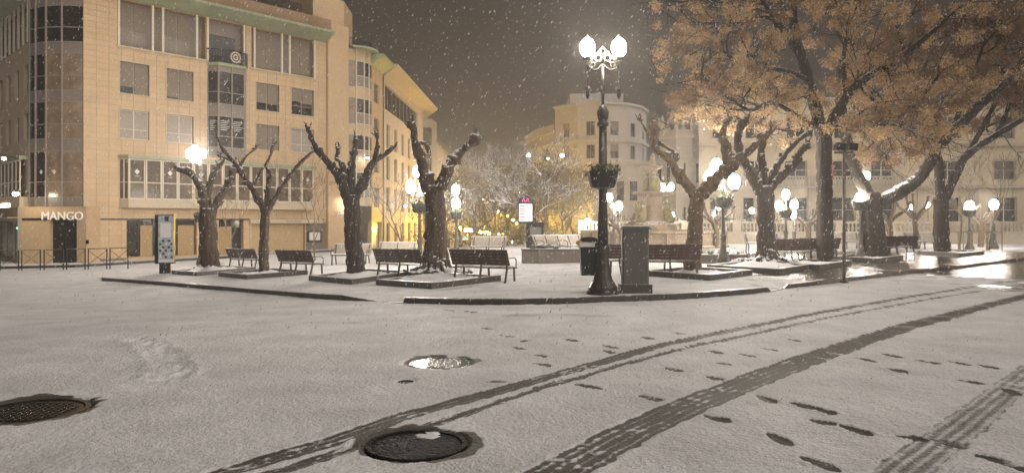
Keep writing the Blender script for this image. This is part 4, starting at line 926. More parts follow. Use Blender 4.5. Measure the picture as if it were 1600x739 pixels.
pit((676,451),(594,445),(776,439), 'stone tree pit heaped with snow round the thickest two-armed pollard', 0.14)
pit((1108,438),(1012,431),(1169,430), 'low stone tree pit round the pale forked trunk by the grey cabinet', 0.02)
pit((1215,428),(1110,421),(1264,420), 'stone tree pit full of roots round the burly pollard', 0.12)
pit((1278,421),(1236,416),(1342,411), 'wet stone tree pit round the straight trunk of the leafy tree', 0.02)
pit((1368,410),(1317,407),(1412,404), 'wet stone tree pit round the thick leaning forked trunk', 0.02)
pit((1500,401),(1438,397),(1590,391), 'wet stone tree pit round the slim dark trunk and staked saplings', 0.02)

# ---- grey cabinet
X, Y, Z = pp_(992, 457)
t = thing('utility_cabinet', 'grey electricity cabinet on a plinth beside the iron lamp post', 'cabinet', (X, Y, Z-0.02), R(-4))
q = MB(); q.box(-0.36,0.36,-0.24,0.24,0,0.22); q.build('plinth','granite',t)
q = MB(); q.prism([(-0.26,-0.20),(0.26,-0.20),(0.29,-0.17),(0.29,0.20),(-0.29,0.20),(-0.29,-0.17)],0.22,1.42); q.build('body','cabinet',t)
q = MB(); q.box(-0.335,0.335,-0.25,0.25,1.42,1.455); q.box(-0.30,0.30,-0.215,0.215,1.455,1.49); q.build('cap','cabinet',t)
q = MB(); q.tube([(0.06+0.085*math.cos(a),-0.205,0.93+0.085*math.sin(a)) for a in np.linspace(0,2*math.pi,20)],0.008,5); q.box(-0.005,0.125,-0.212,-0.20,0.935,0.95); q.box(0.02,0.10,-0.212,-0.20,1.05,1.065); e = q.build('round_emblem','irongrey',t); e['kind'] = 'stuff'
q = MB(); q.box(-0.30,-0.287,-0.05,0.02,0.32,0.42); q.build('lock_plate','black',t)
q = MB(); q.box(-0.315,0.315,-0.23,0.23,1.489,1.505); q.build('snow_layer','snow',t)
# ---- litter bin on the lamp post
X, Y, Z = pp_(920, 458)
t = thing('litter_bin', 'black litter bin with yellow band hung on the iron lamp post', 'bin', (X, Y+0.02, Z))
q = MB(); q.add([(-0.17,-0.15,0.40),(0.17,-0.15,0.40),(0.17,0.15,0.40),(-0.17,0.15,0.40),(-0.205,-0.17,1.12),(0.205,-0.17,1.12),(0.205,0.17,1.12),(-0.205,0.17,1.12)],[(0,3,2,1),(4,5,6,7),(0,1,5,4),(1,2,6,5),(2,3,7,6),(3,0,4,7)]); q.build('body','binblack',t)
q = MB(); q.add([(-0.21,-0.176,1.03),(0.12,-0.176,1.03),(0.12,-0.166,1.03),(-0.21,-0.166,1.03),(-0.215,-0.18,1.12),(0.12,-0.18,1.12),(0.12,-0.168,1.12),(-0.215,-0.168,1.12)],[(0,3,2,1),(4,5,6,7),(0,1,5,4),(1,2,6,5),(2,3,7,6),(3,0,4,7)]); q.build('reflective_band','white',t)
q = MB(); q.blob((-0.22,-0.1,1.12),0.07,8,6,0.3,9,0.8); q.build('yellow_tag','yellow',t)
q = MB(); q.lathe([(0.215,1.14),(0.215,1.18),(0.16,1.235),(0.02,1.25)],14,(0,0,0),1.0,0.85); q.build('lid','binblack',t,smooth=True)
q = MB(); q.box(0.17,0.24,-0.04,0.04,0.55,0.95); q.build('bracket','iron',t)
# ---- poster pillar
X, Y, Z = pp_(258, 427)
t = thing('poster_pillar', 'freestanding poster pillar with blue map panel and white notice', 'sign', (X, Y, Z), R(8))
q = MB(); q.box(-0.22,0.22,-0.07,0.07,-0.03,0.42); q.build('foot','black',t)
q = MB(); q.box(-0.39,0.39,-0.11,0.11,0.42,2.52); sl_ = q.build('case','black',t)
q = MB(); q.box(-0.24,0.385,-0.135,-0.112,0.47,2.48); q.build('poster','poster',t)
q = MB(); q.box(-0.15,0.28,-0.142,-0.136,1.55,2.18); q.build('notice','white',t)
for j in range(6):
    for i in range(5):
        q = MB(); q.box(-0.20+0.115*i,-0.20+0.115*i+0.085+0.02*((i*j) % 2),-0.140,-0.136,0.66+0.14*j,0.66+0.14*j+0.09); q.build('map_square','poster' if (i+j) % 2 else ('white' if (i*3+j) % 5 == 0 else 'black'),t)
q = MB(); q.box(-0.23,0.375,-0.140,-0.136,0.48,0.60); q.build('poster_footer','white',t); q = MB(); q.box(0.02,0.20,-0.140,-0.136,2.25,2.45); q.build('poster_crest','black',t)
q = MB(); q.box(-0.40,0.42,-0.13,0.12,2.52,2.57); q.build('top','trim',t)
# ---- lit information totem
X, Y, Z = pp_(835, 394)
t = thing('information_totem', 'black information totem with glowing pink and white screen before the avenue', 'sign', (X, Y, Z), 0)
s = F/Y; w_ = 17/s
q = MB(); q.box(-0.42,0.48,-0.12,0.22,-0.03,1.55); q.build('lower_case','black',t)
arc = [(-0.46+0.40*math.cos(a), 2.55+0.36*math.sin(a)) for a in np.linspace(0, math.pi, 14)]
pr = [(-0.86,1.50),(-0.06,1.50)] + arc
q = MB(); n = len(pr); q.add([(x,-0.30,z) for x,z in pr]+[(x,-0.16,z) for x,z in pr],[tuple(range(n)),tuple(range(2*n-1,n-1,-1))]+[(i,n+i,n+(i+1)%n,(i+1)%n) for i in range(n)]); q.build('screen_case','black',t)
q = MB(); q.box(-0.80,-0.12,-0.325,-0.302,1.60,2.50); q.build('screen','led',t)
for k in range(6):
    q = MB(); q.box(-0.76,-0.50,-0.331,-0.326,1.66+k*0.14,1.73+k*0.14); q.build('screen_line','ledred',t)
    if k % 2: q = MB(); q.box(-0.42,-0.20,-0.331,-0.326,1.68+k*0.14,1.71+k*0.14); q.build('screen_line','ledred',t)
o = inst(text_mesh('AA', 0.30, 0.006), 'screen_heading', 'ledpink', t, (-0.46,-0.31,2.60), (R(90),0,0))
q = MB(); q.box(-0.25,0.35,-0.128,-0.121,0.85,1.30); q.build('lower_panel','cabinet',t)
# ---- concrete planter with two snowy benches round it
X, Y, Z = pp_(866, 411)
t = thing('concrete_planter', 'low curved concrete planter with snow beside the information totem', 'planter', (X, Y, Z))
pr = [(-1.25,0.3),(-0.6,-0.15),(1.05,-0.15),(1.3,0.4),(1.3,1.3),(-1.0,1.3)]
q = MB(); q.prism(pr,-0.03,0.48); q.build('wall','concrete',t)
q = MB(); q.prism([(x*1.02,y*1.02-0.02) for x,y in pr],0.48,0.53); q.build('coping','granite',t)
for k in range(14): 
    q = MB(); q.blob((random.uniform(-0.9,0.2),random.uniform(0.3,1.1),0.55),random.uniform(0.08,0.2),8,6,0.5,6); q.build('snowy_plant','ivy',t)
q = MB(); nx=14; q.add([(-0.75+1.9*i/nx, 0.05+1.15*j/8, 0.545+0.05*mnoise.noise(Vector((i*0.4,j*0.5,1)))) for j in range(9) for i in range(nx+1)],[(j*(nx+1)+i,j*(nx+1)+i+1,(j+1)*(nx+1)+i+1,(j+1)*(nx+1)+i) for j in range(8) for i in range(nx)]); q.build('snow_layer','snow',t,smooth=True)
for k, (px, lab) in enumerate(((861,'snow covered bench behind the concrete planter, nearer the totem'),(897,'snow covered bench behind the concrete planter, nearer the lamp post'))):
    bench(px, 398, 226, True, lab)
# ---- pedestrian barriers
bx = [(-36,-6),(0,29),(34,63),(69,99),(104,133),(138,167),(172,200)]
for i, (x0, x1) in enumerate(bx):
    y0, y1 = 420.5-0.018*x0, 420.5-0.018*x1
    a = Vector(gp(x0, y0, 0.13)); b = Vector(gp(x1, y1, 0.13)); d = b-a
    t = thing('pedestrian_barrier', 'grey metal pedestrian barrier with crossed bracing along the shop pavement', 'barrier', tuple(a), 0, 'pedestrian barriers along the shop pavement')
    for p in (Vector((0,0,0)), d): q = MB(); q.tube([p+Vector((0,0,-0.1)), p+Vector((0,0,1.02))], 0.032, 8); q.build('post','metal',t)
    q = MB(); q.tube([Vector((0,0,1.0)), d+Vector((0,0,1.0))], 0.024, 8); q.build('top_rail','irongrey',t)
    for (p, r_) in ((Vector((0,0,0.15)), d+Vector((0,0,0.92))), (Vector((0,0,0.92)), d+Vector((0,0,0.15)))): q = MB(); q.tube([p, r_], 0.012, 6); q.build('brace','metal',t)
# ---- floodlight mast
X, Y, Z = pp_(1327, 441)
t = thing('floodlight_mast', 'slim grey mast carrying two black floodlights at the kerb', 'mast', (X, Y+0.3, Z)); s = F/(Y+0.3); top = (441-238)/s
q = MB(); q.tube([(0,0,-0.03),(0,0,top)],[0.042,0.036],10); q.build('pole','irongrey',t,smooth=True)
q = MB(); q.lathe([(0.11,-0.02),(0.11,0.03),(0.06,0.06)],12); q.build('base_plate','iron',t)
q = MB(); q.bar((-0.26,0,top-0.02),(0.24,0,top-0.02),0.05,0.05); q.build('crossbar','iron',t)
for x, tl in ((-0.12,-0.25),(0.20,0.3)):
    q = MB(); q.add([(x-0.13,-0.10,top+0.06),(x+0.10,-0.12,top+0.02),(x+0.10,0.12,top+0.02),(x-0.13,0.12,top+0.06),(x-0.09,-0.14,top+0.24),(x+0.12,-0.14,top+0.20),(x+0.12,0.10,top+0.20),(x-0.09,0.10,top+0.24)],[(0,3,2,1),(4,5,6,7),(0,1,5,4),(1,2,6,5),(2,3,7,6),(3,0,4,7)]); fl_ = q.build('floodlight','black',t); q = MB(); q.bar((x,0,top),(x,0,top+0.1),0.03,0.03); q.build('bracket','iron',fl_)
# ---- cars
def car(loc, rz, label, lit, paint='carpaint'):
    t = thing('parked_car' if not lit else 'moving_car', label, 'car', loc, rz)
    prof = [(-2.0,0.35),(-2.02,0.75),(-1.85,0.92),(-1.0,0.98),(-0.45,1.42),(1.0,1.46),(1.75,1.0),(2.02,0.9),(2.05,0.35)]; n = len(prof)
    q = MB(); ws = [0.82,0.85,0.84,0.82,0.64,0.64,0.80,0.82,0.80]
    q.add([(-w,x,z) for (x,z),w in zip(prof,ws)]+[(w,x,z) for (x,z),w in zip(prof,ws)],[tuple(range(n)),tuple(range(2*n-1,n-1,-1))]+[(i,(i+1)%n,n+(i+1)%n,n+i) for i in range(n)]); q.build('body',paint,t)
    q = MB(); q.add([(-0.76,-1.03,1.01),(0.76,-1.03,1.01),(0.60,-0.50,1.40),(-0.60,-0.50,1.40)],[(0,1,2,3)]); q.add([(-0.76,-1.02,1.0),(0.76,-1.02,1.0),(0.60,-0.49,1.39),(-0.60,-0.49,1.39)],[(3,2,1,0)]); q.build('windscreen','carscreen' if not lit else 'glass',t)
    for sx in (-1,1):
        q = MB(); q.add([(sx*0.83,-0.85,1.0),(sx*0.83,1.4,1.02),(sx*0.66,0.95,1.40),(sx*0.66,-0.4,1.37)],[(0,1,2,3)]); q.build('side_window','glass',t)
        for y in (-1.3,1.3):
            q = MB(); q.tube([(sx*0.70,y,0.31),(sx*0.88,y,0.31)],0.32,16); wh = q.build('wheel','tyre',t); q = MB(); q.tube([(sx*0.87,y,0.31),(sx*0.895,y,0.31)],0.19,12); q.build('rim','irongrey',wh)
        q = MB(); q.blob((sx*0.6,-2.0,0.70),0.12,8,6,0,1,0.7); q.build('headlight','head' if lit else 'frame',t)
        q = MB(); q.blob((sx*0.6,2.03,0.78),0.1,8,6,0,1,0.7); q.build('tail_light','redflag',t)
    q = MB(); q.box(-0.25,0.25,-2.06,-2.03,0.45,0.56); q.build('number_plate','white',t)
X, Y, Z = gp(722, 387.5, 0); Y = 84.0; X = (722-CX)/F*Y; Z = float(G(X, Y)); car((X, Y, Z), R(4), 'dark parked car with faintly lit windscreen beside the lamp post', False)
Y = 118.0; X = (806-CX)/F*Y; Z = float(G(X, Y)); car((X, Y, Z), R(0), 'distant car with bright headlights coming up the avenue', True)

# ---- fountain
FX, FY = ray(1020, 391, 46.0)[:2]; FZ = float(G(FX, FY)) + KERB
ft = thing('fountain', 'large stone fountain with round basin and tiered mossy figures', 'fountain', (FX, FY, FZ))
q = MB(); Rb = 4.35
q.lathe([(Rb+0.2,-0.1),(Rb+0.2,0.12),(Rb,0.16),(Rb-0.04,0.5),(Rb,0.82),(Rb+0.14,0.86),(Rb+0.14,1.0),(Rb-0.25,1.0),(Rb-0.28,0.6)],56); q.build('basin_wall','stone',ft)
q = MB(); q.lathe([(Rb-0.27,0.5),(Rb-0.27,0.72),(0.01,0.72)],48); q.build('basin_water','water',ft)
for k in range(16):
    a = 2*math.pi*k/16; q = MB(); q.bar(((Rb-0.02)*math.cos(a),(Rb-0.02)*math.sin(a),0.16),((Rb-0.02)*math.cos(a),(Rb-0.02)*math.sin(a),0.84),0.12,0.3,(math.cos(a),math.sin(a),0)); q.build('basin_pilaster','stone',ft)
q = MB(); q.lathe([(1.5,0.6),(1.5,1.35),(1.3,1.5),(0.95,1.55),(0.75,2.0),(0.55,2.6),(0.6,3.0),(0.4,3.2)],20); q.build('pedestal','stone',ft)
for k in range(4):
    a = R(45+90*k); c, s_ = math.cos(a), math.sin(a); q = MB()
    q.tube([(1.25*c,1.25*s_,1.45),(1.2*c,1.2*s_,1.8),(1.08*c,1.08*s_,2.2),(0.98*c,0.98*s_,2.5)],[0.28,0.30,0.24,0.13],9,0.25,4,k); q.blob((0.98*c,0.98*s_,2.68),0.16,9,7,0.15,5); q.tube([(1.1*c,1.1*s_,2.3),(1.35*c+0.15*s_,1.35*s_-0.15*c,2.2),(1.3*c+0.1*s_,1.3*s_-0.1*c,2.65)],[0.09,0.08,0.06],6); q.build('figure','moss',ft,smooth=True)
q = MB(); q.lathe([(0.4,3.05),(0.9,3.12),(1.25,3.25),(1.3,3.34),(1.22,3.36),(0.8,3.28),(0.3,3.3)],32); q.build('upper_bowl','stone',ft,smooth=True)
for k in range(3):
    a = R(30+120*k); c, s_ = math.cos(a), math.sin(a); q = MB()
    q.tube([(0.42*c,0.42*s_,3.3),(0.45*c,0.45*s_,3.7),(0.38*c,0.38*s_,4.1),(0.33*c,0.33*s_,4.3)],[0.2,0.22,0.17,0.09],8,0.25,5,k); q.blob((0.33*c,0.33*s_,4.44),0.12,8,6,0.1,5); q.build('upper_figure','moss',ft,smooth=True)
q = MB(); q.lathe([(0.28,3.2),(0.2,4.6),(0.35,4.75),(0.62,4.9),(0.64,4.97),(0.3,4.95),(0.14,5.2),(0.2,5.4),(0.05,5.75)],18); q.build('finial','stone',ft,smooth=True)
# ---- low flower bed with shrubs by the fountain
X, Y, Z = pp_(1090, 412); t = thing('flower_bed', 'low snowy flower bed with small shrubs in front of the fountain', 'flower bed', (X+0.4, Y+3.4, float(PG(X+0.4, Y+3.4))))
q = MB(); q.box(-1.9,2.4,-0.5,0.7,-0.03,0.2); q.build('edging','granite',t)
for k in range(30): q = MB(); q.blob((random.uniform(-1.7,2.2),random.uniform(-0.3,0.5),0.26),random.uniform(0.08,0.2),8,6,0.6,7,0.8); q.build('shrub','ivy' if k % 3 else 'snow',t)
# ---- balustrade wall in front of the palace
bw_ = thing('balustrade_wall', 'long pale stone balustrade on a wall along the back of the square', 'balustrade', (30, 50.5, 0))
fB = Fac(bw_, (4.5, 50.5), 0.0); zl0 = -0.4
q = MB(); q.box(0,46,0,0.5,-0.6,0.85); fB.put(q,'wall','balus'); q = MB(); q.box(0,46,-0.06,0.56,0.85,0.95); fB.put(q,'wall_coping','balus')
q = MB(); q.box(0,46,0.02,0.48,1.52,1.66); fB.put(q,'handrail','balus')
for k in range(14): u = 0.3+k*3.5; q = MB(); q.box(u-0.28,u+0.28,-0.03,0.53,0.95,1.72); fB.put(q,'pier','balus')
ms = MB(); ms.lathe([(0.07,0),(0.07,0.06),(0.05,0.1),(0.10,0.22),(0.09,0.3),(0.045,0.45),(0.07,0.5),(0.07,0.57)],8); bme = ms.mesh('baluster'); bme.materials.append(M['balus'])
for k in range(13):
    for j in range(11):
        u = 0.3+k*3.5+0.45+j*0.262; o = inst(bme,'baluster','balus',bw_, Vector((4.5+u,50.5+0.25,0.95))-bw_.location)
# hedge behind the balustrade
def leaf_mesh(cloud, size, mb=None, flat=False):
    mb = mb or MB()
    for p in cloud:
        a = Vector((random.gauss(0,1),random.gauss(0,1),random.gauss(0,1))).normalized(); b = a.orthogonal().normalized(); b.rotate(__import__('mathutils').Quaternion(a, random.uniform(0,6.28))); c = a.cross(b)
        s = size*random.uniform(0.6,1.3); p = Vector(p)
        mb.add([p-b*s-c*s*0.15, p-c*s*0.5, p+b*s, p+c*s*0.5+a*s*0.2],[(0,1,2,3)])
    return mb
hg = MB(); cl = [(random.uniform(-11,9), random.gauss(0,0.4), abs(random.gauss(0.45,0.3))) for _ in range(6500)]
leaf_mesh(cl, 0.06, hg); t = thing('hedge', 'dark clipped hedge dusted with snow behind the balustrade', 'hedge', (17, 52.2, 1.0)); hg.build('foliage','ivy',t)
q = MB(); q.box(-11,9,-0.3,0.3,-1.6,0.55); q.build('dense_core','ivy',t)

# ================================================================== TREES
def up(px, py, Y): return Vector(ray(px, py, Y))
def limb(mb, pts, r0, r1, n=10, wob=0.22, freq=3.0, seed=0, knob=0.0, bulge=0.0, ridge=0.14):
    P = spline(pts, max(0.05, min(r0, r1)*0.45)); m = len(P); rad = []
    for i in range(m):
        t = i/(m-1); r = r0 + (r1-r0)*t
        if bulge: r *= 1 + bulge*max(0, mnoise.noise(Vector((i*0.21*max(0.5, r0*5), seed*3.1, 0))) )*min(1, t*2.5)
        if knob and t > 0.86: r *= 1 + knob*math.sin((t-0.86)/0.14*math.pi*0.8)
        rad.append(max(r, 0.012))
    mb.tube(P, rad, n, wob, freq, seed, ridge=ridge); return P
def pollard(name, label, base, rpx, forks, m='bark', roots=0.0, cat='tree', seed=1):
    """base = photo pixel of the trunk foot; rpx = trunk radius in photo px at foot and fork; forks = limbs as photo polylines with depth offsets (metres)"""
    X, Y, Z = pp_(*base); s = F/Y
    t = thing(name, label, cat, (X, Y, Z), 0, 'pollarded plane trees')
    L = Vector((X, Y, Z)); tk = MB(); trunk_px, limbs = forks; limbs = [(a, b*0.84, c*0.66, d) for a, b, c, d in limbs]; rpx = (rpx[0]*0.92, rpx[1]*0.86)
    tp = [up(x, y, Y) - L for x, y in trunk_px]; tp[0].z = -0.1
    limb(tk, [tp[0]] + tp[1:], rpx[0]/s, rpx[1]/s, 34, 0.20, 2.4, seed, ridge=0.26)
    if roots:
        for k in range(16):
            a = k*0.4+seed+random.uniform(-0.15,0.15); e_ = random.uniform(0.6,1.05)*roots
            tk.tube(spline([(0.26*math.cos(a)*roots,0.26*math.sin(a)*roots,random.uniform(0.25,0.6)*roots),(0.45*math.cos(a)*roots,0.45*math.sin(a)*roots,0.20),(e_*math.cos(a+0.15),e_*math.sin(a+0.15),0.10)],0.08),0.10*roots*random.uniform(0.6,1.0),8,0.6,7,k)
        for k in range(34):
            a = random.uniform(0,6.283); e_ = random.uniform(0.35,1.15)*roots; q = MB(); r_ = random.uniform(0.05,0.13)
            q.blob((e_*math.cos(a),e_*math.sin(a),0.12+0.16*(1.2-e_/roots)),r_,9,7,0.8,9,0.75); q.build('root_clod','snow' if k % 3 == 0 else 'soil',t,smooth=True)
    tk.build('trunk', m, t, smooth=True)
    for i, (pp, r0, r1, dd) in enumerate(limbs):
        q = MB(); n = len(pp); pts = [up(x, y, Y) - L + Vector((0, dd*(j/(n-1))**1.2, 0)) for j, (x, y) in enumerate(pp)]
        P = limb(q, pts, r0/s, r1/s, 16, 0.34, 4.5, seed*5+i, knob=0.5, bulge=1.0, ridge=0.2)
        e = P[-1]
        nb_ = max(5, int(len(P)*0.16))
        for k in range(nb_):
            j = min(len(P)-1, int(len(P)*(1 - random.random()**1.7*0.8))); d = Vector((random.gauss(0,1),random.gauss(0,0.8),random.gauss(0.3,0.8))).normalized(); f_ = j/(len(P)-1); rr = (r0 + (r1-r0)*f_)/s
            q.blob(P[j] + d*rr*0.85, rr*random.uniform(0.5,1.1), 10, 8, 0.8, 9)
            if random.random() < 0.22 and f_ > 0.5: q.tube([P[j], P[j]+d*rr*2.2, P[j]+d*rr*3.0+Vector((0,0,rr*1.6))],[rr*0.5,rr*0.36,rr*0.14],6,0.3,6,k)
        e_ = P[-1]; ax = (P[-1]-P[-4]).normalized(); rr = max(r1/s, 0.05)
        for k in range(6):
            d = (ax*0.7 + Vector((random.gauss(0,0.8),random.gauss(0,0.6),random.gauss(0.2,0.6)))).normalized()
            q.blob(e_ + d*rr*random.uniform(0.3,1.2), rr*random.uniform(0.6,1.15), 9, 7, 0.8, 10)
            if k < 3: q.tube(spline([e_, e_+d*rr*1.8, e_+d*rr*2.6+Vector((0,0,rr*0.8)), e_+d*rr*3.2+Vector((random.gauss(0,rr),0,rr*2.4))],0.05),[rr*0.6,rr*0.5,rr*0.45,rr*0.3,rr*0.3,rr*0.25,rr*0.2,rr*0.2,rr*0.15,rr*0.15,rr*0.1,rr*0.1]+[rr*0.1]*30,7,0.5,9,k)
        q.build('limb', m, t, smooth=True)
    return t
pollard('pollard_tree','stout pollard with two snowy arms beside the poster pillar',(328,424),(15,13),([(328,424),(327,390),(325,350),(326,325)],
   [([(324,335),(317,300),(310,282),(300,269),(290,267)],9,5,-0.5),([(329,330),(342,310),(352,285),(358,262)],8,6,0.6),([(324,335),(322,300),(328,265),(334,250)],7,4,0.9)]),roots=0.7,seed=1)
pollard('pollard_tree','thin pollard with three long knobbly limbs between the first benches',(411,427),(7.5,8),([(411,427),(412,400),(413,360),(415,325)],
   [([(414,330),(400,303),(385,280),(372,258),(362,246),(352,232),(347,218)],7,2.2,-0.4),([(417,328),(418,295),(420,272),(412,258),(418,242),(421,224)],5,2.4,0.5),([(418,330),(430,308),(448,280),(460,264),(474,248),(489,234)],6,1.8,0.2),
    ([(374,262),(382,245),(393,233)],3,1.4,0.3),([(368,254),(355,248),(346,244)],3,1.3,-0.2),([(411,262),(404,274),(398,284)],3,1.5,0.1)]),'bark',seed=2)
pollard('pollard_tree','stout dark pollard with five raised limbs before the carved door',(556,432),(14,13),([(556,432),(554,400),(551,350),(549,305)],
   [([(545,312),(530,275),(515,255),(503,240),(493,222),(488,206)],11,3.2,-0.5),([(548,305),(548,270),(550,240),(552,215)],8,4.5,0.5),([(553,310),(570,280),(580,255),(596,243),(611,230)],10,3.5,0.3),([(538,282),(535,262),(527,250),(520,246),(520,228)],6,3,0.8),([(586,250),(590,235),(592,213)],5,2.8,-0.3)]),'barkdark',seed=3)
pollard('pollard_tree','thickest pollard with two massive arms standing on a snowy root mound',(683,431),(21,15),([(683,431),(682,415),(680,380),(679,340),(679,290)],
   [([(671,300),(664,270),(657,245),(650,225),(648,205),(643,196)],14,4.5,-0.4),([(688,295),(698,270),(708,250),(722,235),(738,220),(744,214)],12,6.5,0.4),([(657,243),(648,228),(660,222),(667,232)],5,4,0.5)]),'bark',roots=1.05,seed=4)
pollard('pollard_tree','pale forked pollard with two long crooked arms beside the grey cabinet',(1083,428),(14,11),([(1083,428),(1084,400),(1087,350),(1090,300)],
   [([(1085,305),(1066,280),(1054,263),(1042,248),(1025,236),(1020,215),(1018,195)],9,4.5,-0.3),([(1094,305),(1115,283),(1138,262),(1152,250),(1172,235),(1190,220),(1205,206)],12,5.5,0.2),([(1022,225),(1012,205),(1002,185)],4,1.2,0.3),([(1050,258),(1058,243),(1050,232),(1038,222)],5,3.2,0.5),([(1138,258),(1136,232),(1132,210),(1140,192),(1148,180)],9,4,0.6)]),'barkpale',seed=5)
pollard('pollard_tree','burly pollard with four thick limbs and tangled roots by the triple lamp',(1199,415),(15,13),([(1199,415),(1198,390),(1196,340),(1196,290)],
   [([(1190,300),(1172,270),(1158,248),(1150,225),(1152,205),(1160,190)],11,6,-0.3),([(1196,290),(1192,260),(1193,235),(1196,212)],8,6.5,0.4),([(1202,295),(1220,275),(1240,255),(1246,240),(1256,228)],9,5.5,-0.3),([(1203,290),(1214,262),(1222,250),(1240,230),(1258,214),(1276,204)],8,4,0.6),([(1172,268),(1160,255),(1145,240)],6,5,0.2)]),'bark',roots=1.0,seed=6)

# ---- leafy trees with dry seed clusters
def leafy(label, base, rpx, trunk_px, limbs, nsub, nleaf, m, nclump, lit_share, box, seed):
    random.seed(seed); X, Y, Z = pp_(*base); s = F/Y; L = Vector((X, Y, Z)); t = thing('leafy_tree', label, 'tree', (X, Y, Z), 0, 'tall trees still holding dry leaves')
    tk = MB(); tp = [up(x, y, Y)-L for x, y in trunk_px]; tp[0].z = -0.1; limb(tk, tp, rpx[0]/s, rpx[1]/s, 34, 0.15, 2.2, seed, ridge=0.22); tk.build('trunk', m, t, smooth=True)
    tips = []; tw = MB()
    def twigs(p, d, ln, r, dep):
        n = 4; P = [p]; 
        for k in range(n):
            d = (d + Vector((random.gauss(0,0.22),random.gauss(0,0.22),random.gauss(0.02,0.2)))).normalized(); P.append(P[-1]+d*ln/n)
        tw.tube(P,[r*(1-0.6*k/n) for k in range(n+1)],5,cap=False)
        for q_ in (P[-1], P[-2]) if dep == 0 else (P[-1],): tips.append(q_)
        if dep > 0:
            for k in range(3 + (dep > 1)):
                j = random.randint(1, n); dd = (d + Vector((random.gauss(0,0.75),random.gauss(0,0.75),random.gauss(0.05,0.55)))).normalized(); twigs(P[j], dd, ln*random.uniform(0.45,0.75), r*0.5, dep-1)
    for i, (pp, r0, r1, dd) in enumerate(limbs):
        q = MB(); n = len(pp); pts = [up(x, y, Y)-L+Vector((0, dd*(j/(n-1)), 0)) for j, (x, y) in enumerate(pp)]
        # keep the picture position while the limb leans in depth
        pts = [up(pp[j][0], pp[j][1], Y+dd*(j/(n-1)))-L for j in range(n)]
        P = limb(q, pts, r0/s, r1/s, 10, 0.16, 3, seed+i); q.build('limb', m, t, smooth=True)
        for k in range(nsub):
            j = random.randint(int(len(P)*0.35), len(P)-1); a = (P[min(j+1,len(P)-1)]-P[max(j-1,0)]).normalized()
            d = (a*0.5 + Vector((random.gauss(0,0.8),random.gauss(0,0.9),random.gauss(0.1,0.5)))).normalized(); twigs(P[j], d, random.uniform(1.1,2.0), 0.035, 2)
    tw.build('twigs', 'barkdark', t, kind='stuff')
    x0, x1, ylow = box; cl = []
    ok = []
    for p in tips:
        w_ = p + L; sx = CX + F*w_.x/w_.y; sy = HZ - F*(w_.z-HC)/w_.y
        lim = np.interp(sx, x0, ylow)
        if sy < lim - 4 and sx > x0[0]: ok.append(p)
    random.shuffle(ok); ok = ok[:nclump]; gold = []; brown = []
    for p in ok:
        r_ = random.uniform(0.10, 0.40); k_ = int(nleaf/len(ok)*(r_/0.25)**2); c_ = gold if random.random() < lit_share else brown
        for _ in range(k_):
            v = Vector((random.gauss(0,1),random.gauss(0,1),random.gauss(0,0.8)))*r_*0.45; c_.append(p + v + Vector((0,0,-0.05)))
    if gold: leaf_mesh(gold, 0.050).build('crown', 'leaflit', t, kind='stuff')
    if brown: leaf_mesh(brown, 0.048).build('crown', 'leafdim', t, kind='stuff')
low = ([1020,1050,1090,1110,1140,1200,1240,1300,1340,1400,1450,1500,1560,1640],)[0]; lowy = [120,200,190,195,215,235,275,245,260,265,240,215,200,190]
leafy('tall tree with straight dark trunk and spreading golden dry clusters',(1290,412),(12,10.5),[(1290,412),(1289,360),(1288,300),(1287,215)],
  [([(1287,222),(1272,160),(1257,105),(1242,55),(1237,0),(1225,-60)],10,5,0.4),([(1288,220),(1308,175),(1338,135),(1380,105),(1430,72),(1480,30)],8,3,-1.0),
   ([(1262,125),(1225,110),(1162,101),(1132,82),(1112,70),(1078,86)],3.6,1.2,-1.6),([(1276,200),(1240,178),(1205,160),(1170,172),(1135,150),(1100,125),(1058,130)],4.2,1.2,-0.6),
   ([(1246,62),(1200,28),(1150,36),(1092,38),(1050,48)],3.6,1.2,1.4),([(1252,92),(1215,42),(1190,0),(1148,-35),(1090,-50)],4,1.5,0.0),([(1322,150),(1318,95),(1325,42),(1332,-30)],4,2,1.2),
   ([(1268,150),(1215,160),(1160,172),(1105,165),(1062,172)],3,1,0.8),([(1340,132),(1370,160),(1410,175),(1440,160)],3,1,-1.2),([(1240,30),(1160,10),(1090,0),(1045,10)],3,1,-0.8),([(1236,10),(1290,-20),(1350,-30)],4,2,0),([(1300,195),(1335,205),(1380,195),(1425,200)],3,1,-1.4),([(1280,185),(1240,205),(1190,195),(1150,185)],3,1,1.5),([(1296,205),(1330,185),(1375,160),(1420,165)],3,1,1.5)],
  9, 84000, 'barkdark', 600, 0.75, (low, low, lowy), 21)
leafy('thick leaning tree forking low, one arm curving up to brown leaves',(1368,404),(16.5,14),[(1368,404),(1366,370),(1362,335),(1360,300)],
  [([(1357,305),(1340,270),(1324,225),(1314,170),(1312,120),(1328,70),(1345,0)],10,5,0.5),([(1365,325),(1395,306),(1430,284),(1452,255),(1466,228),(1490,205),(1530,165),(1580,120),(1620,60)],11,4,-0.6),
   ([(1462,235),(1452,195),(1442,150),(1420,100),(1400,40)],5,2,0.8),([(1530,165),(1560,130),(1570,80),(1560,10)],4,2,1.2),([(1314,150),(1360,120),(1410,95),(1450,60)],4,1.4,1.8),([(1318,200),(1355,195),(1400,205),(1440,190)],3,1,-1.5),([(1490,205),(1500,170),(1520,120),(1540,60)],4,1.5,-1.5)],
  8, 56000, 'barkdark', 500, 0.3, (low, low, lowy), 33)
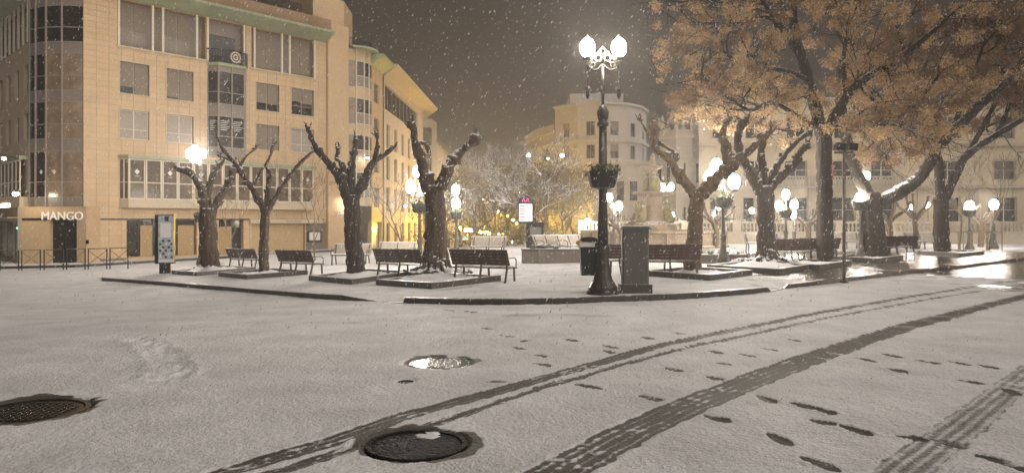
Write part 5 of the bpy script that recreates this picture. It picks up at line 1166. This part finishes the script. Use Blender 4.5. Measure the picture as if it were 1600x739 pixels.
leafy('slim dark tree beside the staked saplings with brown leaves high above',(1472,397),(11,10),[(1472,397),(1471,370),(1470,335),(1470,312)],
  [([(1470,318),(1467,260),(1461,205),(1472,145),(1498,85),(1510,10)],7,3,0.6),([(1474,316),(1493,275),(1511,243),(1552,214),(1600,185),(1660,150)],7,3,-0.5),([(1511,243),(1540,190),(1570,130),(1590,60),(1600,0)],4,2,0.4),([(1463,200),(1430,150),(1400,120)],4,1.5,0.9),([(1560,210),(1590,140),(1640,90)],4,2,-0.6),([(1467,255),(1430,225),(1395,215)],3,1,0.8),([(1500,262),(1540,200),(1590,190),(1640,180)],3,1,0.9),([(1464,230),(1490,190),(1540,160),(1600,140)],3,1.2,1.2)],
  8, 56000, 'barkdark', 500, 0.12, (low, low, lowy), 44)

# ---- bare trees, the twigs carrying snow
def bare_tree(label, base, h, r, m, dep, spread, seed, twist=0.25, name='bare_tree', group=None, trunkf=0.32, minr=0.006, ground=False):
    random.seed(seed); X, Y, Z = base; t = thing(name, label, 'tree', (X, Y, Z), 0, group); tk = MB(); tw = MB()
    def grow(p, d, ln, rad, k):
        n = 4; P = [p]
        for _ in range(n):
            d = (d + Vector((random.gauss(0,twist*0.55),random.gauss(0,twist*0.55),random.gauss(0.03,twist*0.4)))).normalized(); P.append(P[-1]+d*ln/n)
        (tk if k >= dep-1 else tw).tube(P,[max(minr, rad*(1-0.42*i/n)) for i in range(n+1)], 8 if k >= dep-1 else 4, cap=False)
        if k > 0:
            for c in range(random.choice((2,3,3)) + (k == dep)):
                a = Vector((random.gauss(0,spread),random.gauss(0,spread),random.gauss(0.12,spread*0.5))); grow(P[-1 if c < 2 else random.randint(2,n)], (d+a).normalized(), ln*random.uniform(0.62,0.86), rad*0.56, k-1)
    grow(Vector((0,0,-0.05)), Vector((0,0,1)), h*trunkf, r, dep)
    tk.build('trunk', m if m != 'twigsnow' else 'barkpale', t, smooth=True); tw.build('branches', m, t, kind='stuff')
    return t
bare_tree('broad bare tree with snow laden branches behind the information totem', pp_(850, 393), 5.6, 0.16, 'twigsnow', 7, 0.72, 5, minr=0.012)
X, Y, Z = gp(742, 389); bare_tree('bare snowy tree standing beside the dark parked car', (X, Y, Z), 4.6, 0.14, 'twigsnow', 6, 0.6, 8, minr=0.013)
X, Y, Z = gp(905, 385); bare_tree('bare snowy tree behind the iron lamp post in front of rounded house', (X+0.6, Y+10, Z), 4.6, 0.13, 'twigsnow', 6, 0.6, 12, minr=0.014)
X, Y, Z = gp(360, 407, 0.13); bare_tree('slender bare street tree before the tan display boards', (X, Y, Z), 4.8, 0.05, 'twig', 5, 0.45, 15)
X, Y, Z = gp(492, 407, 0.13); bare_tree('slender bare street tree before the framed menu case', (X, Y, Z), 5.4, 0.05, 'twig', 5, 0.45, 16)
X, Y, Z = gp(632, 400, 0.1); bare_tree('bare twiggy street tree in front of the cream building', (X, Y, Z), 4.6, 0.06, 'twigsnow', 6, 0.5, 17)
X, Y, Z = pp_(1500, 392); bare_tree('thin bare sapling inside the timber stakes, nearer the slim dark trunk', (X, Y, Z), 5.6, 0.05, 'twig', 5, 0.38, 18)
X, Y, Z = pp_(1546, 391); bare_tree('thin bare sapling inside the timber stakes, farther from the slim dark trunk', (X, Y, Z), 5.6, 0.05, 'twig', 5, 0.38, 19)
st_ = thing('sapling_guard', 'timber stake guard with rails round the two bare saplings', 'tree guard', pp_(1525, 391))
sx0, sY = st_.location.x, st_.location.y; s = F/sY
for px in (1500,1505,1514,1523,1536,1550,1560,1492):
    q = MB(); x = (px-1525)/s; y = 0.35 if px in (1505,1523,1550) else -0.3; q.tube([(x,y,-0.1),(x,y,1.0)],0.03,7); q.build('stake','stake',st_)
for y in (-0.3,0.35): q = MB(); q.bar((-33/s,y,0.98),(36/s,y,0.98),0.05,0.07); q.build('rail','stake',st_)
# ---- small snowy pollards at the back of the square
for i, (px, py, hpx, lab) in enumerate(((1118,388,70,'small snowy pollard behind the basket lamp near the fountain'),(1262,386,62,'small pale pollard lit white by the triple lamp'),(1390,388,78,'small pollard by the balustrade behind the leaning trunk'),
      (1532,386,72,'small leaning pollard behind the staked saplings'),(970,392,60,'small snowy pollard beside the fountain basin'),(1430,389,86,'dark small pollard touching the balustrade beside the slim dark trunk'))):
    random.seed(60+i); X, Y, Z = pp_(px, py); s = F/Y; t = thing('pollard_tree', lab, 'tree', (X, Y, Z), 0, 'small pollards at the back of the square'); h = hpx/s; q = MB()
    limb(q, [Vector((0,0,-0.1)),Vector((0.05,0,h*0.3)),Vector((0,0,h*0.55))], 0.17, 0.15, 10, 0.2, 3, i); q.build('trunk','barkpale',t,smooth=True)
    for k in range(5):
        a = k*1.3+i; d = Vector((math.cos(a),math.sin(a)*0.7,0)); q = MB()
        limb(q, [Vector((0,0,h*0.5)), d*0.45+Vector((0,0,h*0.66)), d*0.9+Vector((0,0,h*0.78)), d*1.15+Vector((0,0,h*random.uniform(0.9,1.05)))], 0.10, 0.05, 8, 0.3, 4, k+i*7, 0.5, 0.7); q.build('limb','barkpale',t,smooth=True)

# ---- avenue trees
for i, (px, py, lab, dep) in enumerate(((752,389,'bare avenue tree glowing yellow behind the lone snowy bench',6),(775,386,'bare avenue tree glowing yellow in the row of yellow lamps',6),(790,384,'farthest bare avenue tree glowing yellow at the end of the lamps',6),
        (862,386,'bare tree lit bright yellow to one side of the information totem',6),(880,384,'bare yellow lit tree in front of the rounded house',6),(845,384,'bare avenue tree half hidden by the information totem',6),(720,386,'bare avenue tree above the dark parked car',6),(700,388,'bare avenue tree beside the thickest two-armed pollard',6),(815,384,'bare avenue tree over the distant bright headlights',6))):
    X, Y, Z = gp(px, py); Y2 = min(Y, 150); X = (px-CX)/F*Y2; Z = float(G(X, Y2))
    at_ = bare_tree(lab, (X, Y2, Z), 5.6, 0.16, 'twig', dep-1, 0.55, 80+i, minr=0.032, group='bare trees along the avenue')
    random.seed(300+i); cl = []
    for k in range(26):
        c_ = Vector((random.gauss(0,1.3), random.gauss(0,1.3), random.uniform(2.0,5.6))) if k < 18 else Vector((random.gauss(0,1.8), random.gauss(0,1.2), random.uniform(0.3,1.2)))
        cl += [c_ + Vector((random.gauss(0,0.35),random.gauss(0,0.35),random.gauss(0,0.3))) for _ in range(60)]
    leaf_mesh(cl, 0.10).build('crown', 'leafy', at_, kind='stuff')

# ================================================================== LAMPS
random.seed(99)
def globe_mesh(r, matn):
    q = MB(); q.lathe([(0.50*r,-1.25*r),(0.80*r,-0.92*r),(0.98*r,-0.4*r),(1.0*r,0.0*r),(0.93*r,0.42*r),(0.70*r,0.85*r),(0.42*r,1.06*r),(0.30*r,1.13*r)],14)
    me = q.mesh('globe', True); me.materials.append(M[matn]); return me
def leaves_ball(n, rx, rz, droop):
    return [Vector((random.gauss(0,rx),random.gauss(0,rx),random.uniform(-droop,rz))) for _ in range(n)]
gm_cache = {}
def lamp(label, base, globes, shaft_top, basket=None, group='ornate globe lamps', r0=0.10, m='irongrey', gmat='globe', fancy=False, cap=None, name='globe_lamp'):
    t = thing(name, label, 'street lamp', base, 0, group)
    q = MB(); k = r0/0.10
    q.lathe([(0.34*k,-0.04),(0.34*k,0.06),(0.30*k,0.09),(0.31*k,0.14),(0.27*k,0.20),(0.20*k,0.32),(0.155*k,0.50),(0.13*k,0.72),(0.135*k,0.86),(0.16*k,0.90),(0.16*k,1.02),(0.125*k,1.06)],18); q.build('base',m,t,smooth=False)
    q = MB(); n = 14; st = shaft_top; q.tube([(0,0,1.05),(0,0,st*0.5),(0,0,st)],[r0*1.12,r0*1.0,r0*0.8],n); sh_ = q.build('shaft',m,t,smooth=True)
    q = MB(); q.lathe([(r0*0.8,st-0.12),(r0*1.25,st-0.10),(r0*1.25,st-0.04),(r0*0.9,st),(r0*1.1,st+0.06),(r0*1.3,st+0.20),(r0*0.9,st+0.30),(r0*0.5,st+0.36)],14); q.build('capital',m,t,smooth=True)
    if basket:
        z, br = basket; q = MB(); q.lathe([(r0*1.1,z-0.10),(br*0.72,z-0.06),(br*0.80,z),(br*0.96,z+0.22),(br,z+0.30),(br*0.9,z+0.30),(br*0.85,z+0.24),(0.05,z+0.22)],12); bo = q.build('flower_basket','metal',t)
        cl = [Vector((math.cos(a)*br*random.uniform(0.25,1.12), math.sin(a)*br*random.uniform(0.25,1.12), z+0.30+random.uniform(-0.12,0.14))) for a in [random.uniform(0,6.283) for _ in range(420)]]
        leaf_mesh(cl, 0.045).build('foliage','leafg',bo,kind='stuff')
    zmax = max(g[2] for g in globes); q = MB(); q.tube([(0,0,st+0.3),(0,0,zmax-(0.42 if fancy else 0.3))],r0*0.36,10); q.build('stem',m,t,smooth=True)
    for (gx, gy, gz_, gr) in globes:
        if abs(gx)+abs(gy) > 0.05:
            q = MB(); zb = gz_-gr*1.25-0.16; 
            q.tube(spline([(0,0,zb-0.02),(gx*0.4,gy*0.4,zb-0.14),(gx*0.8,gy*0.8,zb-0.12),(gx,gy,zb)],0.06),0.026,8)
            q.tube(spline([(gx*0.15,gy*0.15,zb+0.06),(gx*0.45,gy*0.45,zb+0.02),(gx*0.62,gy*0.62,zb-0.08)],0.05),0.016,6); q.build('arm',m,t,smooth=True)
        key = (round(gr,3), gmat)
        if key not in gm_cache: gm_cache[key] = globe_mesh(gr, gmat)
        go = inst(gm_cache[key],'globe',gmat,t,(gx,gy,gz_))
        q = MB(); q.lathe([(gr*0.30,-1.85*gr),(gr*0.62,-1.8*gr),(gr*0.66,-1.35*gr),(gr*0.5,-1.26*gr)],12); q.build('collar',m,go)
        q = MB(); q.lathe([(0.31*gr,1.13*gr),(0.34*gr,1.2*gr),(0.26*gr,1.42*gr),(0.10*gr,1.5*gr),(0.03*gr,1.8*gr)],10); q.build('finial',m if not fancy else 'frame',go)
    if fancy:       # cast scroll between the two globes, drops under the arms
        zb = globes[0][2]-globes[0][3]*1.25-0.16
        q = MB()
        for sx in (-1,1):
            q.tube([(sx*(0.10+0.07*math.cos(a)),0,zb+0.12+0.07*math.sin(a)) for a in np.linspace(0,6.28,14)],0.014,6); q.tube([(sx*(0.22+0.05*math.cos(a)),0,zb-0.02+0.05*math.sin(a)) for a in np.linspace(0,6.28,12)],0.012,6)
        q.tube([(0.05*math.cos(a),0,zb+0.27+0.07*math.sin(a)) for a in np.linspace(0,6.28,12)],0.016,6); q.tube([(-0.30,0,zb+0.02),(-0.12,0,zb+0.22),(0,0,zb+0.37),(0.12,0,zb+0.22),(0.30,0,zb+0.02)],0.018,6)
        q.build('scroll','frame',t,smooth=True)
        for (gx, gy, gz_, gr) in globes:
            q = MB(); q.tube([(gx,0,zb+0.0),(gx,0,zb-0.52)],0.018,7); q.lathe([(0.015,zb-0.78),(0.05,zb-0.70),(0.04,zb-0.62),(0.075,zb-0.55),(0.06,zb-0.50)],9,(gx,0,0)); q.build('drop',m,t)
    return t
X, Y, Z = pp_(942, 459); s = F/Y
zz = lambda py: (459-py)/s
lamp('tall ornate iron lamp post with two glowing globes and a flower basket at the kerb', (X, Y, Z), [(-24/s,0,zz(74),11.5/s),(25/s,0,zz(74),11.5/s)], zz(190), (zz(289),26/s), None, 0.105, 'iron', fancy=True, name='ornate_lamp_post')
def lampB(label, bx, by, gl, baskety=None, st=None, m='irongrey', rr=None, gp_=pp_, group='ornate globe lamps', depth=None, gmat='globe', Yo=None):
    X, Y, Z = gp_(bx, by); s = F/Y
    if Yo: Y = Yo; X = (bx-CX)/F*Y; Z = float(G(X, Y))+KERB; s = F/Y
    zz = lambda py: HC+(HZ-py)/s - Z
    g = []
    for i, (x, y, r) in enumerate(gl): g.append(((x-bx)/s, (0.0 if i % 2 == 0 else -0.12), zz(y), r/s))
    top = st if st else min(q[2] for q in g)-0.55
    lamp(label, (X, Y, Z), g, top, (zz(baskety), 0.36) if baskety else None, group, rr or 0.075, m, gmat)
lampB('globe lamp with four lights and basket behind the trunk at the poster pillar', 314, 424, [(297,240,6),(306,235,6),(316,240,6),(308,247,6)], 345, Yo=39.5)
lampB('globe lamp with basket half hidden behind the thickest two-armed pollard', 656, 413, [(642,292,7.5),(654,268,7.5),(668,292,7.5)], 330)
lampB('globe lamp with stacked lights beside the dark parked car', 713, 395, [(712,296,6),(712.5,317,6.5)], 340)
lampB('two light globe lamp behind the iron lamp post', 959, 399, [(952,308,5),(966,322,5.5)], None)
lampB('twin globe lamp close behind the fountain', 1042, 395, [(1035,292,4.5),(1048,292,4.5)], None, Yo=49)
lampB('globe lamp with bright green basket between the two forked pollards', 1130, 409, [(1147,283,9),(1118,258,8),(1108,276,8)], 322)
lampB('triple globe lamp next to the burly pollard trunk', 1228, 393, [(1228,303,5.5),(1216,321,5.5),(1241,319,5.5)], 338)
lampB('single lower globe lamp next to the triple lamp', 1241, 392, [(1239,334,5)], None)
lampB('globe lamp with basket peeping out behind the leaning forked trunk', 1345, 404, [(1353,275,6),(1341,309,6)], 326)
lampB('globe lamp with wide bowl between the staked saplings', 1515, 390, [(1515,322,6.5)], 336)
lampB('globe lamp farther from the slim dark trunk, over the leaning small pollard', 1553, 389, [(1553,319,6)], None)
lampB('small globe lamp in front of the rounded house', 918, 390, [(918,346,4)], None, Yo=50)
for px, py, lab in ((1050,336,'small globe lamp on balustrade next to the fountain'),(1122,324,'small globe lamp on balustrade behind the green basket'),(1175,329,'small globe lamp on balustrade between the two pollard trunks'),(1423,325,'small globe lamp on balustrade behind the arching trunk'),(1450,321,'small globe lamp on balustrade close to the slim dark trunk')):
    Y = 50.75; s = F/Y; X = (px-CX)/s; z = HC+(HZ-py)/s; t = thing('balustrade_lamp', lab, 'street lamp', (X, Y, 1.66), 0, 'small lamps on the balustrade')
    q = MB(); q.lathe([(0.10,0.0),(0.10,0.08),(0.05,0.14),(0.03,0.3),(0.03,z-1.66-0.25),(0.07,z-1.66-0.2)],10); q.build('post','iron',t)
    if ('b',) not in gm_cache: gm_cache[('b',)] = globe_mesh(0.155,'globe')
    go = inst(gm_cache[('b',)],'globe','globe',t,(0,0,z-1.66)); q = MB(); q.lathe([(0.06,0.175),(0.05,0.22),(0.01,0.30)],8); q.build('finial','iron',go)
# wall lamps and lanterns on the shop fronts
def wall_lamp(label, px, py, fc, out_, r=0.16):
    u = fc.u(px); p = Vector((fc.p[0]+u*fc.c+out_*fc.s, fc.p[1]+u*fc.s-out_*fc.c, 0)); p.z = HC+(HZ-py)/F*p.y
    # follow the line of sight on the bracket plane
    t = thing('wall_lamp', label, 'lamp', tuple(p), fc.ang, 'lamps on the shop fronts')
    q = MB(); q.tube([(0,out_,-0.1),(0,out_*0.5,0.12),(0,0,0.26)],0.025,7); q.build('bracket','iron',t)
    q = MB(); q.lathe([(0.05,0.26),(r*1.3,0.14),(r*1.35,0.10)],12); q.build('hood','iron',t)
    q = MB(); q.blob((0,0,0),r,12,8,0,1,0.75); q.build('bulb','globewall',t,smooth=True)
wall_lamp('bright wall lantern over the pavement before the big lettered shop sign', 57, 303, fm, 1.6, 0.17)
wall_lamp('small bracket lamp high on the glass tower above the lettered sign', 37, 248, fm, 1.5, 0.12)
wall_lamp('wall lantern over the carved wooden door', 534, 317, fa, 0.9, 0.14)
fcr = Fac(cr, (Ce.x + 0.0345*4.68 + 0.10, Ce.y + 4.68), math.atan2(1.0, 0.0345))
wall_lamp('wall lantern on the cream building past the lit shop', 618, 322, fcr, 1.0, 0.15)
wall_lamp('small lamp under the curved glass corner', 563, 247, fa, 1.0, 0.10)
# tall street lights beyond the square
def street_light(label, px, py, h, gm_='globe', r=0.2, Yfix=None, group='street lights along the avenue', pole=0.06):
    if Yfix: Y = Yfix; X = (px-CX)/F*Y; gz_ = float(G(X, Y)); z = HC+(HZ-py)/F*Y - gz_
    else: X, Y, zt_ = gp(px, py, h); gz_ = float(G(X, Y)); z = h
    t = thing('street_light', label, 'street light', (X, Y, gz_), 0, group)
    q = MB(); q.tube([(0.0,0.0,-0.05),(0,0,z*0.6),(0,0,z-0.35),(0.0,-0.05,z+0.12)],[pole*1.3,pole,pole*0.7,pole*0.6],8); q.build('pole','irongrey',t,smooth=True)
    q = MB(); q.lathe([(r*1.15,0.18),(r*1.0,0.30),(r*0.3,0.38)],10,(0,-0.05,z)); q.build('hood','iron',t)
    q = MB(); q.blob((0,-0.05,z),r,12,8,0,1,0.9); q.build('bulb',gm_,t,smooth=True)
street_light('tall street light shining above the broad snowy tree', 825, 243, 8, 'globefar', 0.20, 72)
street_light('tall street light beside the rounded house', 878, 243, 8, 'globefar', 0.17, 80)
street_light('dimmer tall street light between the two bright ones', 856, 248, 8, 'globefar', 0.11, 84)
for px, py in ((718,357),(729,359),(735,360),(752,362),(758,363),(764,364),(772,365),(779,365.5),(787,366),(793,366.5)):
    street_light('small yellow lamp in the row along the avenue', px, py, 3.6, 'sodium', 0.26 if px < 770 else 0.20, None if False else float(np.interp(px, [718,735,752,779,793], [84,92,102,125,150])), 'small yellow lamps along the avenue')
for px, py, Y in ((754,313,80),(778,330,98),(792,338,118),(802,344,140),(808,349,165),(813,355,190),(812,300,90),(840,356,88),(840,363,84),(832,359,100)):
    street_light('taller yellow street light over the avenue', px, py, 8, 'sodium', 0.17 if py > 320 else 0.15, Y, 'tall yellow street lights over the avenue')

# ================================================================== FALLING SNOW AND THE AIR
random.seed(5)
fm_ = bpy.data.materials.new('snowflake'); fm_.use_nodes = True; n = fm_.node_tree.nodes; n.clear()
d1 = n.new('ShaderNodeBsdfDiffuse'); d2 = n.new('ShaderNodeBsdfTranslucent'); d1.inputs[0].default_value = d2.inputs[0].default_value = (0.9,0.9,0.92,1); mx_ = n.new('ShaderNodeMixShader'); oo = n.new('ShaderNodeOutputMaterial')
fm_.node_tree.links.new(d1.outputs[0], mx_.inputs[1]); fm_.node_tree.links.new(d2.outputs[0], mx_.inputs[2]); fm_.node_tree.links.new(mx_.outputs[0], oo.inputs[0])
fs_ = MB()
for _ in range(60000):
    Y = 2.5 + 45*random.random()**1.25; X = random.uniform(-0.85, 0.85)*Y + random.uniform(-2, 2); Z = random.uniform(0.0, min(16, 1.7+0.36*Y+2))
    if Z < 1.0 and Y < 12: continue
    gz_ = float(0); r = random.uniform(0.0018, 0.0050); l = r*random.uniform(1.5, 3.2); dx = l*0.35
    if Y < 5: r *= 0.6; l *= 0.6
    fs_.add([(X+dx,Y,Z+l),(X+r,Y,Z),(X,Y+r,Z),(X-r,Y,Z),(X,Y-r,Z),(X-dx,Y,Z-l)], [(0,1,2),(0,2,3),(0,3,4),(0,4,1),(5,2,1),(5,3,2),(5,4,3),(5,1,4)])
o = fs_.build('falling_snow', fm_, kind='stuff'); tag(o, 'fine snowflakes falling through the night air over the square', 'snow')
hz_ = MB(); hz_.box(-260, 260, -70, 430, -9.5, 26)
hm = bpy.data.materials.new('snowy_air'); hm.use_nodes = True; n = hm.node_tree.nodes; n.clear()
pv_ = n.new('ShaderNodeVolumePrincipled'); pv_.inputs['Color'].default_value = (0.92, 0.90, 0.88, 1); pv_.inputs['Density'].default_value = 0.0027; pv_.inputs['Anisotropy'].default_value = 0.7
oo = n.new('ShaderNodeOutputMaterial'); hm.node_tree.links.new(pv_.outputs[0], oo.inputs['Volume'])
o = hz_.build('haze', hm, kind='stuff'); tag(o, 'pale snowy haze filling the night air', 'haze')
